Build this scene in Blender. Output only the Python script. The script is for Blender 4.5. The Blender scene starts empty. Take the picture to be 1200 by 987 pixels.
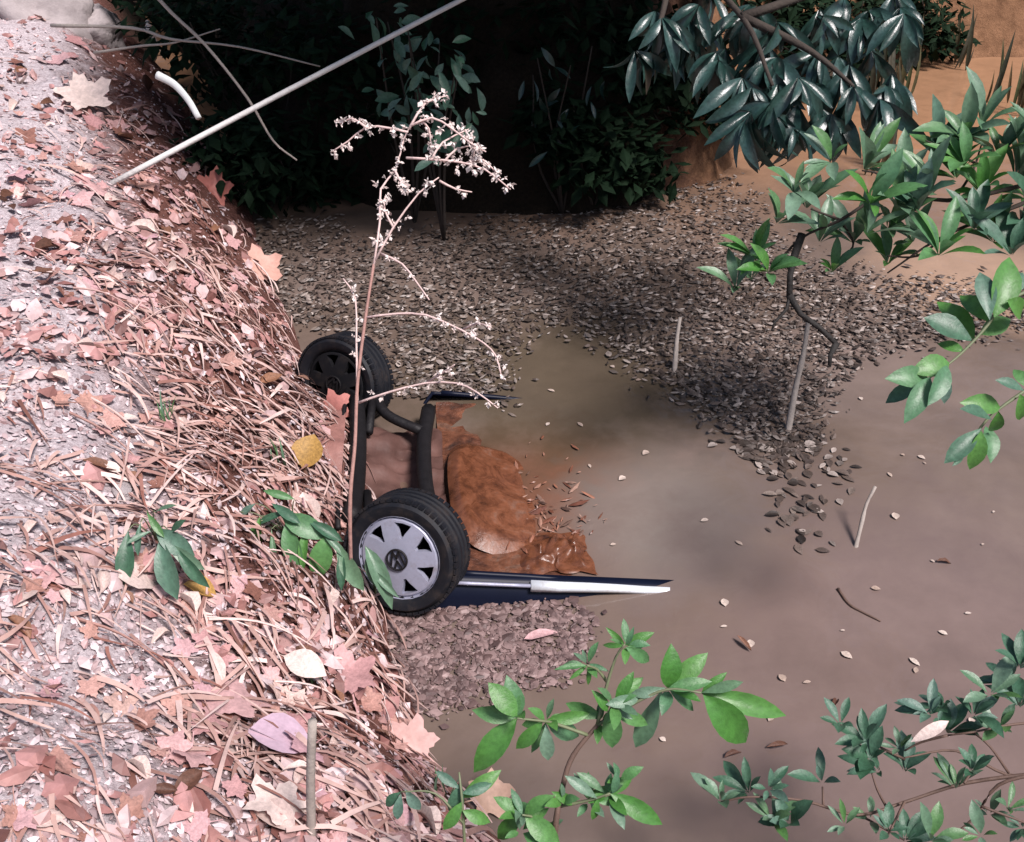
import bpy, bmesh, math, random
import numpy as np
from mathutils import Vector, Matrix, Quaternion, noise
R = math.radians
rnd = random.Random(7)
sc = bpy.context.scene
col = sc.collection

# ------------------------------------------------------------------ camera, sky, sun, exposure
CAM_H, PITCH, FPX = 3.7, R(35.0), 1210.0
cam_d = bpy.data.cameras.new('camera'); cam = bpy.data.objects.new('camera', cam_d); col.objects.link(cam)
cam.location = (0, 0, CAM_H); cam.rotation_euler = (R(90) - PITCH, 0, 0)
cam_d.sensor_width = 36.0; cam_d.lens = 36.0 * FPX / 1200.0; cam_d.clip_start = 0.05; cam_d.clip_end = 2000
sc.camera = cam
SUN_TO = Vector((0.55, -0.55, 0)).normalized(); SUN_EL = R(58)
world = bpy.data.worlds.new('World'); sc.world = world; world.use_nodes = True
wn = world.node_tree; bg = wn.nodes['Background']
sky = wn.nodes.new('ShaderNodeTexSky'); sky.sky_type = 'NISHITA'; sky.sun_disc = False
sky.sun_elevation = SUN_EL; sky.sun_rotation = math.atan2(SUN_TO.x, SUN_TO.y)
sky.air_density = 1.0; sky.dust_density = 2.0
wn.links.new(sky.outputs[0], bg.inputs[0]); bg.inputs[1].default_value = 0.085
sun_d = bpy.data.lights.new('sun', 'SUN'); sun_d.energy = 5.0; sun_d.angle = R(14.0); sun_d.color = (1.0, 0.92, 0.91)
sun = bpy.data.objects.new('sun', sun_d); col.objects.link(sun); sun.location = (6, -5, 14)
to = Vector((SUN_TO.x * math.cos(SUN_EL), SUN_TO.y * math.cos(SUN_EL), math.sin(SUN_EL)))
sun.rotation_euler = to.to_track_quat('Z', 'Y').to_euler()
sc.view_settings.view_transform = 'Standard'; sc.view_settings.look = 'None'
sc.view_settings.exposure = 0.40; sc.view_settings.gamma = 1.0
sc.render.engine = 'CYCLES'; sc.cycles.use_denoising = True; sc.cycles.max_bounces = 8

# ------------------------------------------------------------------ geometry helpers
CP, SP = math.cos(PITCH), math.sin(PITCH)
def ray(px, py):
    dx = (px - 600) / FPX; dy = (493.5 - py) / FPX
    return Vector((dx, CP + dy * SP, -SP + dy * CP))
def P(px, py, t): return Vector((0, 0, CAM_H)) + ray(px, py) * t
def on_z(px, py, z=0.0):
    d = ray(px, py); return Vector((0, 0, CAM_H)) + d * ((z - CAM_H) / d.z)
def proj(v):
    x, y, z = v[0], v[1], v[2] - CAM_H
    dep = y * CP - z * SP
    if dep < 0.05: return None
    return 600 + x / dep * FPX, 493.5 - (y * SP + z * CP) / dep * FPX, dep

NEAR_EDGE = [(6.5, -6), (2.6, -1.0), (1.15, 0.85), (0.0, 2.32), (-0.42, 2.85), (-0.60, 3.5), (-0.72, 4.25), (-1.0, 5.3), (-1.6, 6.6), (-2.35, 8.5), (-2.95, 10), (-4.3, 13), (-6.5, 18), (-10, 30), (-60, 140)]
FAR_EDGE = [(-50, 145), (-8.5, 30), (-6.3, 18), (-4.0, 13), (-2.6, 10), (-2.05, 9.05), (-1.1, 8.6), (0.0, 8.45), (1.0, 8.6), (1.9, 9.3), (2.7, 10.8), (3.6, 12.2), (5.2, 13.1), (8, 13.6), (14, 13), (20, 9), (30, -5), (40, -60)]
RIGHT_EDGE = [(9, -40), (4.5, -6), (3.35, 0.5), (3.3, 3), (3.75, 5.2), (4.9, 6.9), (6.5, 8.0), (10, 8.2), (20, 5), (60, -10)]
def seg_signed(poly, X, Y):
    """signed distance to a polyline, positive on its left side (arrays)"""
    best = np.full(X.shape, 1e9); sgn = np.ones(X.shape)
    for (x0, y0), (x1, y1) in zip(poly[:-1], poly[1:]):
        ex, ey = x1 - x0, y1 - y0; L2 = ex * ex + ey * ey
        t = np.clip(((X - x0) * ex + (Y - y0) * ey) / L2, 0, 1)
        dx, dy = X - (x0 + t * ex), Y - (y0 + t * ey)
        d = np.sqrt(dx * dx + dy * dy); s = np.sign(ex * (Y - y0) - ey * (X - x0))
        m = d < best - 1e-9
        best = np.where(m, d, best); sgn = np.where(m, s, sgn)
    return best * np.where(sgn == 0, 1, sgn)
_rs = np.random.RandomState(3); _lat = _rs.rand(256, 256)
def vnoise(x, y):
    xi = np.floor(x).astype(int); yi = np.floor(y).astype(int); fx = x - xi; fy = y - yi
    fx = fx * fx * (3 - 2 * fx); fy = fy * fy * (3 - 2 * fy)
    a = _lat[xi % 256, yi % 256]; b = _lat[(xi + 1) % 256, yi % 256]; c = _lat[xi % 256, (yi + 1) % 256]; d = _lat[(xi + 1) % 256, (yi + 1) % 256]
    return (a * (1 - fx) + b * fx) * (1 - fy) + (c * (1 - fx) + d * fx) * fy - 0.5
def fbm(x, y, o=4):
    s = 0; a = 1.0
    for i in range(o): s = s + a * vnoise(x * 2 ** i + 17.3 * i, y * 2 ** i + 5.1 * i); a *= 0.5
    return s
def terrain(X, Y):
    X = np.asarray(X, float); Y = np.asarray(Y, float)
    wob = 0.16 * fbm(X * 1.3 + 4, Y * 1.3, 3)
    dn = seg_signed(NEAR_EDGE, X, Y) + wob
    df = seg_signed(FAR_EDGE, X, Y) + wob
    dr = -seg_signed(RIGHT_EDGE, X, Y) + wob
    hn = np.where(dn > 0, 1.45 * (1 - np.exp(-np.maximum(dn, 0) / 1.0)) + 0.03 * np.maximum(dn - 2, 0), dn * 1.2)
    hn = hn + np.clip(dn, 0, 0.6) * 0.22 * fbm(X * 2.2, Y * 2.2, 4)
    stp = np.clip((X - 1.2) / 2.0, 0, 1)       # the far bank is steep on the left, a low clay shore on the right
    hf = np.where(df > 0, (2.4 * (1 - np.exp(-np.maximum(df, 0) / 0.55))) * (1 - stp) + stp * (2.8 * (1 - np.exp(-np.maximum(df, 0) / 1.6)) + 0.02 * df), df * 1.0)
    hf = hf + np.clip(df * 2, 0, 1) * 0.75 * fbm(X * 1.9 + 9, Y * 1.9, 5) * (1 - 0.6 * stp)
    hr = np.where(dr > 0, 1.2 * (1 - np.exp(-np.maximum(dr, 0) / 1.2)), dr * 1.0)
    z = np.maximum(np.maximum(hn, hf), np.maximum(hr, -0.7 + 0 * hn))
    return z + 0.015 * fbm(X * 7, Y * 7, 3) * (z > -0.05)
def tz(x, y): return float(terrain(np.array([x]), np.array([y]))[0])
def tnormal(x, y, e=0.06):
    a = terrain(np.array([x + e, x - e, x, x]), np.array([y, y, y + e, y - e]))
    return Vector((-(a[0] - a[1]) / (2 * e), -(a[2] - a[3]) / (2 * e), 1)).normalized()
def tnormals(pts, e=0.06):
    X = np.array([p[0] for p in pts]); Y = np.array([p[1] for p in pts])
    nx_ = -(terrain(X + e, Y) - terrain(X - e, Y)) / (2 * e); ny_ = -(terrain(X, Y + e) - terrain(X, Y - e)) / (2 * e)
    return [Vector((a, b, 1)).normalized() for a, b in zip(nx_, ny_)]
def ground_hit(px, py):
    d = ray(px, py); ts = np.arange(1.2, 22, 0.02)
    xs, ys, zs = d.x * ts, d.y * ts, CAM_H + d.z * ts
    h = np.maximum(terrain(xs, ys), 0.0); k = np.argmax(zs < h)
    return Vector((xs[k], ys[k], h[k]))

def mesh_obj(name, verts, faces, mat, parent=None, smooth=True):
    me = bpy.data.meshes.new(name); me.from_pydata([tuple(v) for v in verts], [], faces)
    me.update()
    if smooth: me.polygons.foreach_set('use_smooth', [True] * len(me.polygons))
    o = bpy.data.objects.new(name, me); col.objects.link(o)
    if mat: me.materials.append(mat)
    if parent: o.parent = parent
    return o
def empty(name, loc=(0, 0, 0)):
    o = bpy.data.objects.new(name, None); o.location = loc; o.empty_display_size = 0.1; col.objects.link(o); return o
def tag(o, label, cat, group=None, kind=None):
    if label: o['label'] = label
    if cat: o['category'] = cat
    if group: o['group'] = group
    if kind: o['kind'] = kind
    return o
def spline(pts, n=6):
    pts = [Vector(p) for p in pts]
    if len(pts) < 3: return [pts[0].lerp(pts[-1], i / n) for i in range(n + 1)]
    out = []; q = [2 * pts[0] - pts[1]] + pts + [2 * pts[-1] - pts[-2]]
    for i in range(1, len(q) - 2):
        a, b, c, d = q[i - 1:i + 3]
        for k in range(n):
            t = k / n
            out.append(0.5 * ((2 * b) + (c - a) * t + (2 * a - 5 * b + 4 * c - d) * t * t + (3 * b - a - 3 * c + d) * t ** 3))
    out.append(pts[-1]); return out
def tube_data(pts, r0, r1, sides=6, V=None, F=None, wob=0.0):
    V = [] if V is None else V; F = [] if F is None else F; base = len(V); n = len(pts)
    up = Vector((0.31, 0.17, 0.93))
    for i, p in enumerate(pts):
        d = (pts[min(i + 1, n - 1)] - pts[max(i - 1, 0)]).normalized()
        a = d.cross(up)
        if a.length < 1e-3: a = d.cross(Vector((1, 0, 0)))
        a.normalize(); b = d.cross(a); r = r0 + (r1 - r0) * i / max(n - 1, 1)
        r *= 1 + wob * (rnd.random() - 0.5)
        for s in range(sides):
            an = 2 * math.pi * s / sides; V.append(p + (a * math.cos(an) + b * math.sin(an)) * r)
    for i in range(n - 1):
        for s in range(sides):
            s2 = (s + 1) % sides; F.append((base + i * sides + s, base + i * sides + s2, base + (i + 1) * sides + s2, base + (i + 1) * sides + s))
    F.append(tuple(base + s for s in range(sides))[::-1]); F.append(tuple(base + (n - 1) * sides + s for s in range(sides)))
    return V, F
def tube(name, pts, r0, r1, mat, parent=None, sides=6, origin=None, wob=0.0, smoothn=0):
    if smoothn: pts = spline(pts, smoothn)
    o0 = Vector(origin) if origin is not None else Vector((0, 0, 0))
    V, F = tube_data([Vector(p) - o0 for p in pts], r0, r1, sides, wob=wob)
    o = mesh_obj(name, V, F, mat, parent)
    if parent is None: o.location = o0
    return o
def box_data(V, F, c, s, M=None):
    b = len(V)
    for i in range(8):
        v = Vector(((i & 1) - 0.5, ((i >> 1) & 1) - 0.5, ((i >> 2) & 1) - 0.5)); v = Vector((v.x * s[0], v.y * s[1], v.z * s[2]))
        if M: v = M @ v
        V.append(v + Vector(c))
    for f in ((0, 2, 3, 1), (4, 5, 7, 6), (0, 1, 5, 4), (2, 6, 7, 3), (0, 4, 6, 2), (1, 3, 7, 5)): F.append(tuple(b + i for i in f))

# ------------------------------------------------------------------ materials
def newmat(name):
    m = bpy.data.materials.new(name); m.use_nodes = True; n = m.node_tree; b = n.nodes['Principled BSDF']; return m, n, b
def N(n, t, **kw):
    x = n.nodes.new(t)
    for k, v in kw.items(): setattr(x, k, v)
    return x
def ramp(n, cols, fac, interp='LINEAR'):
    r = N(n, 'ShaderNodeValToRGB'); e = r.color_ramp.elements; r.color_ramp.interpolation = interp
    while len(e) < len(cols): e.new(0.5)
    for i, c in enumerate(cols):
        pos, c = c if len(c) == 2 else (i / (len(cols) - 1), c)
        e[i].position = pos; e[i].color = (*c, 1)
    n.links.new(fac, r.inputs[0]); return r.outputs[0]
def noise_fac(n, scale, detail=6, rough=0.6, coord='Object', vec=None, dist=0.0):
    if vec is None:
        tc = N(n, 'ShaderNodeTexCoord'); vec = tc.outputs[coord]
    t = N(n, 'ShaderNodeTexNoise'); t.inputs['Scale'].default_value = scale; t.inputs['Detail'].default_value = detail
    t.inputs['Roughness'].default_value = rough; t.inputs['Distortion'].default_value = dist
    n.links.new(vec, t.inputs['Vector']); return t.outputs['Fac']
def mix(n, a, b, fac, mode='MIX'):
    x = N(n, 'ShaderNodeMix', data_type='RGBA', blend_type=mode)
    if isinstance(fac, float): x.inputs[0].default_value = fac
    else: n.links.new(fac, x.inputs[0])
    for s, v in ((6, a), (7, b)):
        if isinstance(v, tuple): x.inputs[s].default_value = (*v, 1)
        else: n.links.new(v, x.inputs[s])
    return x.outputs[2]
def math_n(n, op, a, b=None, clamp=False):
    x = N(n, 'ShaderNodeMath', operation=op); x.use_clamp = clamp
    for i, v in enumerate((a, b)):
        if v is None: continue
        if isinstance(v, (int, float)): x.inputs[i].default_value = v
        else: n.links.new(v, x.inputs[i])
    return x.outputs[0]
def bump(n, b, fac, strength=0.5, dist=0.02):
    x = N(n, 'ShaderNodeBump'); x.inputs['Strength'].default_value = strength; x.inputs['Distance'].default_value = dist
    n.links.new(fac, x.inputs['Height']); n.links.new(x.outputs[0], b.inputs['Normal'])
def rand_fac(n):
    oi = N(n, 'ShaderNodeObjectInfo'); ge = N(n, 'ShaderNodeNewGeometry')
    return math_n(n, 'FRACT', math_n(n, 'ADD', oi.outputs['Random'], ge.outputs['Random Per Island']))
def plain(name, c, rough=0.6, metal=0.0, nscale=20, var=0.35, bmp=0.0, spec=0.5):
    m, n, b = newmat(name); f = noise_fac(n, nscale)
    lo = tuple(x * (1 - var) for x in c); hi = tuple(min(1, x * (1 + var)) for x in c)
    n.links.new(ramp(n, [lo, hi], f), b.inputs['Base Color']); b.inputs['Roughness'].default_value = rough; b.inputs['Metallic'].default_value = metal
    b.inputs['Specular IOR Level'].default_value = spec
    if bmp: bump(n, b, f, bmp)
    return m
def leaf_mat(name, cols, rough=0.55, trans=0.25, spec=0.4, mott=0.45, nscale=18):
    """each leaf (object or island) picks its own colour from the ramp, mottled by noise"""
    m, n, b = newmat(name)
    c = ramp(n, cols, rand_fac(n)); f = noise_fac(n, nscale, 5, 0.65)
    f2 = ramp(n, [(0.3, (1 - mott,) * 3), (0.7, (1 + mott * 0.4,) * 3)], f)
    c = mix(n, c, f2, 1.0, 'MULTIPLY'); n.links.new(c, b.inputs['Base Color'])
    b.inputs['Roughness'].default_value = rough; b.inputs['Specular IOR Level'].default_value = spec
    bump(n, b, f, 0.35, 0.006)
    if trans:
        tr = N(n, 'ShaderNodeBsdfTranslucent'); n.links.new(c, tr.inputs[0]); ms = N(n, 'ShaderNodeMixShader'); ms.inputs[0].default_value = trans
        n.links.new(b.outputs[0], ms.inputs[1]); n.links.new(tr.outputs[0], ms.inputs[2]); n.links.new(ms.outputs[0], n.nodes['Material Output'].inputs[0])
    return m

def ground_material():
    m, n, b = newmat('bank_soil')
    geo = N(n, 'ShaderNodeNewGeometry'); sep = N(n, 'ShaderNodeSeparateXYZ'); n.links.new(geo.outputs['Position'], sep.inputs[0])
    vec = geo.outputs['Position']
    f1 = noise_fac(n, 5, 8, 0.7, vec=vec); f2 = noise_fac(n, 38, 8, 0.75, vec=vec); f3 = noise_fac(n, 0.8, 4, 0.5, vec=vec)
    dust = ramp(n, [(0.3, (0.25, 0.19, 0.20)), (0.5, (0.52, 0.45, 0.47)), (0.68, (0.74, 0.67, 0.69))], f2)
    litter = ramp(n, [(0.3, (0.045, 0.018, 0.014)), (0.55, (0.16, 0.072, 0.058)), (0.78, (0.38, 0.235, 0.21))], f2)
    # trodden dusty path away from the water's edge: signed distance approximated by a slanted line
    d = math_n(n, 'ADD', math_n(n, 'MULTIPLY', sep.outputs[0], -0.93), math_n(n, 'MULTIPLY', sep.outputs[1], -0.36))
    d = math_n(n, 'ADD', d, math_n(n, 'MULTIPLY', f1, 0.9))
    pf = math_n(n, 'MULTIPLY', math_n(n, 'SUBTRACT', d, 0.40), 2.2, True)
    c = mix(n, litter, dust, pf)
    clay = ramp(n, [(0.3, (0.10, 0.05, 0.026)), (0.7, (0.27, 0.145, 0.08))], f1)
    cf = math_n(n, 'MULTIPLY', math_n(n, 'SUBTRACT', math_n(n, 'ADD', sep.outputs[0], math_n(n, 'MULTIPLY', f1, 0.8)), 1.6), 1.6, True)
    c = mix(n, c, clay, cf)
    shade_soil = ramp(n, [(0.3, (0.008, 0.006, 0.004)), (0.7, (0.03, 0.021, 0.014))], f2)  # near-black far-bank soil: shade under the trees put into the colour
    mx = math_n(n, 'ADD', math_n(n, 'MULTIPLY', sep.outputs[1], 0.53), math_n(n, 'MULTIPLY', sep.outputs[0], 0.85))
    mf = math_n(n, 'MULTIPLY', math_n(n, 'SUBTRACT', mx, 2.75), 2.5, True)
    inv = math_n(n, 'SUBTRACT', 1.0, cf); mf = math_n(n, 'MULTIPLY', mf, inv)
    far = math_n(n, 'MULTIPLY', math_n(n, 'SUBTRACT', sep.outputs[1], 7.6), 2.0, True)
    c = mix(n, c, shade_soil, math_n(n, 'MULTIPLY', mf, far))
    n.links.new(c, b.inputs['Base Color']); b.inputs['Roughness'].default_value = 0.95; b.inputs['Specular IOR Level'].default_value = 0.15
    bump(n, b, f2, 0.9, 0.03)
    return m
def water_material():
    m, n, b = newmat('muddy_water')
    geo = N(n, 'ShaderNodeNewGeometry'); vec = geo.outputs['Position']
    f = noise_fac(n, 0.55, 4, 0.55, vec=vec, dist=0.6); g = noise_fac(n, 3.5, 5, 0.6, vec=vec, dist=0.15)
    c1 = ramp(n, [(0.3, (0.098, 0.071, 0.055)), (0.5, (0.132, 0.098, 0.080)), (0.7, (0.165, 0.126, 0.110))], f)
    c2 = ramp(n, [(0.3, (0.88,) * 3), (0.7, (1.08,) * 3)], g)
    sep = N(n, 'ShaderNodeSeparateXYZ'); n.links.new(vec, sep.inputs[0])
    q = math_n(n, 'ADD', math_n(n, 'MULTIPLY', sep.outputs[1], 0.30), math_n(n, 'MULTIPLY', f, 1.2))       # clay washed in along the clay shore
    c1 = mix(n, c1, (0.27, 0.15, 0.085), math_n(n, 'MULTIPLY', math_n(n, 'SUBTRACT', q, 2.95), 1.3, True))
    def water_patch(cx, cy, r, c, k):
        nonlocal c1
        dn = N(n, 'ShaderNodeVectorMath', operation='DISTANCE'); n.links.new(vec, dn.inputs[0]); dn.inputs[1].default_value = (cx, cy, 0)
        q = math_n(n, 'SUBTRACT', 1.25, math_n(n, 'ADD', math_n(n, 'DIVIDE', dn.outputs['Value'], r), math_n(n, 'MULTIPLY', math_n(n, 'SUBTRACT', g, 0.5), 1.1)))
        c1 = mix(n, c1, c, math_n(n, 'MULTIPLY', math_n(n, 'MULTIPLY', q, 1.4, True), k))
    a = on_z(620, 580); water_patch(a.x, a.y, 0.70, (0.13, 0.055, 0.032), 0.85)          # red clay off the car, also painting its orange reflection
    a = on_z(650, 450); water_patch(a.x, a.y, 1.0, (0.066, 0.052, 0.032), 0.7)            # olive water with tree shade put into its colour
    a = on_z(775, 610); water_patch(a.x, a.y, 0.6, (0.17, 0.145, 0.13), 0.75)            # paler patch off the sill's end
    a = on_z(1140, 325); water_patch(a.x, a.y, 0.8, (0.34, 0.23, 0.165), 0.85)           # tan water with sunlight put into its colour
    a = on_z(1090, 800); water_patch(a.x, a.y, 1.4, (0.165, 0.118, 0.110), 0.6)
    n.links.new(mix(n, c1, c2, 1.0, 'MULTIPLY'), b.inputs['Base Color'])
    b.inputs['IOR'].default_value = 1.33; b.inputs['Roughness'].default_value = 0.08; b.inputs['Specular IOR Level'].default_value = 0.5
    w = noise_fac(n, 5.0, 3, 0.5, vec=vec, dist=0.3)
    bump(n, b, w, 0.16, 0.05)
    return m
M = {}
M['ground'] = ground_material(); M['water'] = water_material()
M['dead'] = leaf_mat('dead_leaf', [(0.22, 0.095, 0.07), (0.44, 0.24, 0.195), (0.57, 0.34, 0.30), (0.35, 0.17, 0.135), (0.62, 0.45, 0.40)], trans=0.12, rough=0.6, nscale=14)
M['deadpink'] = leaf_mat('dead_leaf_pink', [(0.46, 0.24, 0.24), (0.58, 0.36, 0.35), (0.52, 0.31, 0.34)], trans=0.12, nscale=14, mott=0.35)
M['deadpale'] = leaf_mat('dead_leaf_pale', [(0.58, 0.45, 0.41), (0.70, 0.57, 0.52)], trans=0.12, nscale=14, mott=0.3)
M['deadbrown'] = leaf_mat('dead_leaf_brown', [(0.10, 0.045, 0.03), (0.20, 0.095, 0.06), (0.27, 0.13, 0.075)], trans=0.12, nscale=14)
M['deadyellow'] = leaf_mat('dead_leaf_yellow', [(0.45, 0.26, 0.07), (0.52, 0.30, 0.09)], trans=0.2, nscale=14)
M['straw'] = leaf_mat('dry_straw', [(0.17, 0.075, 0.058), (0.55, 0.37, 0.325), (0.72, 0.56, 0.52), (0.26, 0.11, 0.085), (0.62, 0.44, 0.395), (0.38, 0.21, 0.175)], trans=0.1, nscale=9, mott=0.3)
M['litter'] = leaf_mat('leaf_litter', [(0.12, 0.06, 0.06), (0.46, 0.37, 0.38), (0.60, 0.51, 0.53), (0.27, 0.17, 0.17), (0.70, 0.62, 0.64)], trans=0.0, nscale=16, mott=0.3)
M['float'] = leaf_mat('floating_leaf', [(0.02, 0.015, 0.012), (0.09, 0.066, 0.054), (0.04, 0.03, 0.024), (0.38, 0.32, 0.285), (0.03, 0.022, 0.018), (0.16, 0.12, 0.10), (0.05, 0.036, 0.03), (0.24, 0.19, 0.16)], trans=0.0, rough=0.45, nscale=12)
M['floatpale'] = leaf_mat('pale_floating_leaf', [(0.34, 0.25, 0.20), (0.55, 0.46, 0.40)], trans=0.0, rough=0.5, nscale=12)
M['green'] = leaf_mat('green_leaf', [(0.06, 0.20, 0.035), (0.10, 0.26, 0.06), (0.09, 0.21, 0.11)], trans=0.3, rough=0.42, spec=0.55, mott=0.3, nscale=10)
M['paleGreen'] = leaf_mat('pale_green_leaf', [(0.09, 0.19, 0.10), (0.15, 0.25, 0.17), (0.08, 0.20, 0.055)], trans=0.25, rough=0.4, spec=0.6, mott=0.3, nscale=10)
M['darkGreen'] = leaf_mat('dark_green_leaf', [(0.04, 0.11, 0.06), (0.075, 0.165, 0.105), (0.11, 0.19, 0.15)], trans=0.22, rough=0.42, spec=0.45, mott=0.35, nscale=10)
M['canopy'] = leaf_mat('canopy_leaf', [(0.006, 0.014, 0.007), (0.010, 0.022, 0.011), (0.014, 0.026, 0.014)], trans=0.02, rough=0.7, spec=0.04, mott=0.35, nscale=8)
M['gloss'] = leaf_mat('glossy_evergreen_leaf', [(0.012, 0.035, 0.03), (0.022, 0.055, 0.045), (0.035, 0.075, 0.07)], trans=0.1, rough=0.3, spec=0.6, mott=0.5, nscale=12)
M['bark'] = plain('dark_bark', (0.035, 0.026, 0.02), 0.9, nscale=22, bmp=0.6)
M['blackbark'] = plain('black_bark', (0.012, 0.010, 0.009), 0.8, nscale=22, bmp=0.6)
M['stem'] = plain('brown_stem', (0.10, 0.06, 0.045), 0.7, nscale=25, bmp=0.3)
M['greenstem'] = plain('green_stem', (0.13, 0.15, 0.08), 0.6, nscale=25)
M['twig'] = plain('pale_pink_twig', (0.58, 0.43, 0.40), 0.75, nscale=30, bmp=0.4)
M['twigstem'] = plain('red_brown_twig', (0.30, 0.165, 0.14), 0.75, nscale=30, bmp=0.4)
M['bud'] = leaf_mat('pale_seed_head', [(0.68, 0.56, 0.52), (0.85, 0.78, 0.74)], trans=0.15, nscale=30, mott=0.25)
M['stick'] = plain('weathered_stick', (0.30, 0.26, 0.23), 0.8, nscale=25, bmp=0.4)
M['pole'] = plain('weathered_pole', (0.58, 0.56, 0.54), 0.6, nscale=30, bmp=0.3, var=0.25)
M['white'] = plain('dirty_white_plastic', (0.70, 0.72, 0.70), 0.4, nscale=18, var=0.2)
M['rock'] = plain('pale_rock', (0.33, 0.29, 0.29), 0.9, nscale=12, bmp=0.7)
M['rubber'] = plain('tyre_rubber', (0.007, 0.008, 0.011), 0.5, nscale=30, var=0.5, bmp=0.1, spec=0.3)
M['paint'] = plain('dark_blue_paint', (0.004, 0.006, 0.016), 0.42, nscale=4, var=0.4, spec=0.15)
M['alloy'] = plain('wheel_cover_silver', (0.38, 0.39, 0.50), 0.34, metal=0.3, nscale=14, var=0.22)
def muddy(name, c, rough, metal, mudc, lo, hi, spec=0.5):
    m, n, b = newmat(name); f = noise_fac(n, 9, 7, 0.7); g = noise_fac(n, 45, 5, 0.7)
    mf = ramp(n, [(lo, (0, 0, 0)), (hi, (1, 1, 1))], f); base = mix(n, c, tuple(x * 0.7 for x in c), g)
    n.links.new(mix(n, base, mudc, mf), b.inputs['Base Color']); b.inputs['Metallic'].default_value = metal; b.inputs['Specular IOR Level'].default_value = spec
    n.links.new(ramp(n, [(0.3, (rough,) * 3), (0.7, (min(1, rough + 0.35),) * 3)], f), b.inputs['Roughness']); bump(n, b, g, 0.12, 0.004); return m
M['alloy'] = muddy('wheel_cover_silver', (0.36, 0.37, 0.47), 0.32, 0.3, (0.16, 0.12, 0.11), 0.52, 0.85)
M['rubber'] = muddy('tyre_rubber', (0.007, 0.008, 0.012), 0.45, 0.0, (0.045, 0.032, 0.026), 0.50, 0.85, 0.3)
M['darkcover'] = muddy('far_wheel_cover', (0.006, 0.006, 0.008), 0.6, 0.0, (0.03, 0.022, 0.018), 0.5, 0.8, 0.2)  # near-black cover with faint browner blotches, far wheel only
M['darkmetal'] = plain('dirty_black_steel', (0.008, 0.007, 0.008), 0.6, nscale=18, bmp=0.4, var=0.6, spec=0.25)
M['chrome'] = muddy('bright_trim', (0.70, 0.74, 0.78), 0.25, 0.3, (0.30, 0.25, 0.22), 0.5, 0.8)
def mud_material():
    m, n, b = newmat('red_clay_mud')
    f = noise_fac(n, 4.5, 6, 0.65, dist=0.8); g = noise_fac(n, 26, 6, 0.7)
    c = ramp(n, [(0.28, (0.025, 0.016, 0.013)), (0.42, (0.10, 0.04, 0.024)), (0.55, (0.17, 0.068, 0.038)), (0.68, (0.14, 0.085, 0.062)), (0.8, (0.26, 0.17, 0.13))], f)
    c = mix(n, c, ramp(n, [(0.3, (0.5,) * 3), (0.7, (1.15,) * 3)], g), 1.0, 'MULTIPLY'); n.links.new(c, b.inputs['Base Color'])
    b.inputs['Roughness'].default_value = 0.33; b.inputs['Specular IOR Level'].default_value = 0.4; bump(n, b, g, 0.6, 0.02); return m
M['mud'] = mud_material()
def rust_material():
    m, n, b = newmat('wet_rust_clay')
    f = noise_fac(n, 5, 7, 0.7, dist=1.2); g = noise_fac(n, 30, 6, 0.75)
    c = ramp(n, [(0.3, (0.03, 0.014, 0.009)), (0.42, (0.10, 0.036, 0.018)), (0.58, (0.17, 0.062, 0.03)), (0.75, (0.18, 0.10, 0.07))], f)
    c = mix(n, c, ramp(n, [(0.3, (0.6,) * 3), (0.7, (1.1,) * 3)], g), 1.0, 'MULTIPLY'); n.links.new(c, b.inputs['Base Color'])
    n.links.new(ramp(n, [(0.4, (0.16,) * 3), (0.65, (0.5,) * 3)], f), b.inputs['Roughness']); b.inputs['Specular IOR Level'].default_value = 0.4; bump(n, b, g, 0.3, 0.008); return m
M['rust'] = rust_material()
M['mudpink'] = plain('pink_clay_film', (0.26, 0.125, 0.105), 0.55, nscale=9, bmp=0.6, var=0.7)

# ------------------------------------------------------------------ ground and water
def axis(lo, hi, step, out):
    a = list(np.arange(lo, hi, step)); s = step; v = a[-1]
    while v < out: s *= 1.35; v += s; a.append(v)
    s = step; v = a[0]
    while v > -out: s *= 1.35; v -= s; a.insert(0, v)
    return np.array(a)
gx = axis(-6.5, 8.5, 0.06, 160); gy = axis(-0.5, 15.0, 0.06, 170)
GX, GY = np.meshgrid(gx, gy); GZ = terrain(GX, GY); nx, ny = len(gx), len(gy)
V = np.stack([GX.ravel(), GY.ravel(), GZ.ravel()], 1)
idx = np.arange(nx * ny).reshape(ny, nx)
F = np.stack([idx[:-1, :-1].ravel(), idx[:-1, 1:].ravel(), idx[1:, 1:].ravel(), idx[1:, :-1].ravel()], 1)
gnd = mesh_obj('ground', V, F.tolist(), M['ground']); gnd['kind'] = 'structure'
wv = [(x, y, 0.0) for y in (-60, 0, 6, 12, 160) for x in (-90, -5, 0, 5, 90)]
wf = [(r * 5 + c, r * 5 + c + 1, r * 5 + c + 6, r * 5 + c + 5) for r in range(4) for c in range(4)]
water = mesh_obj('water', wv, wf, M['water']); water['kind'] = 'structure'

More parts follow.
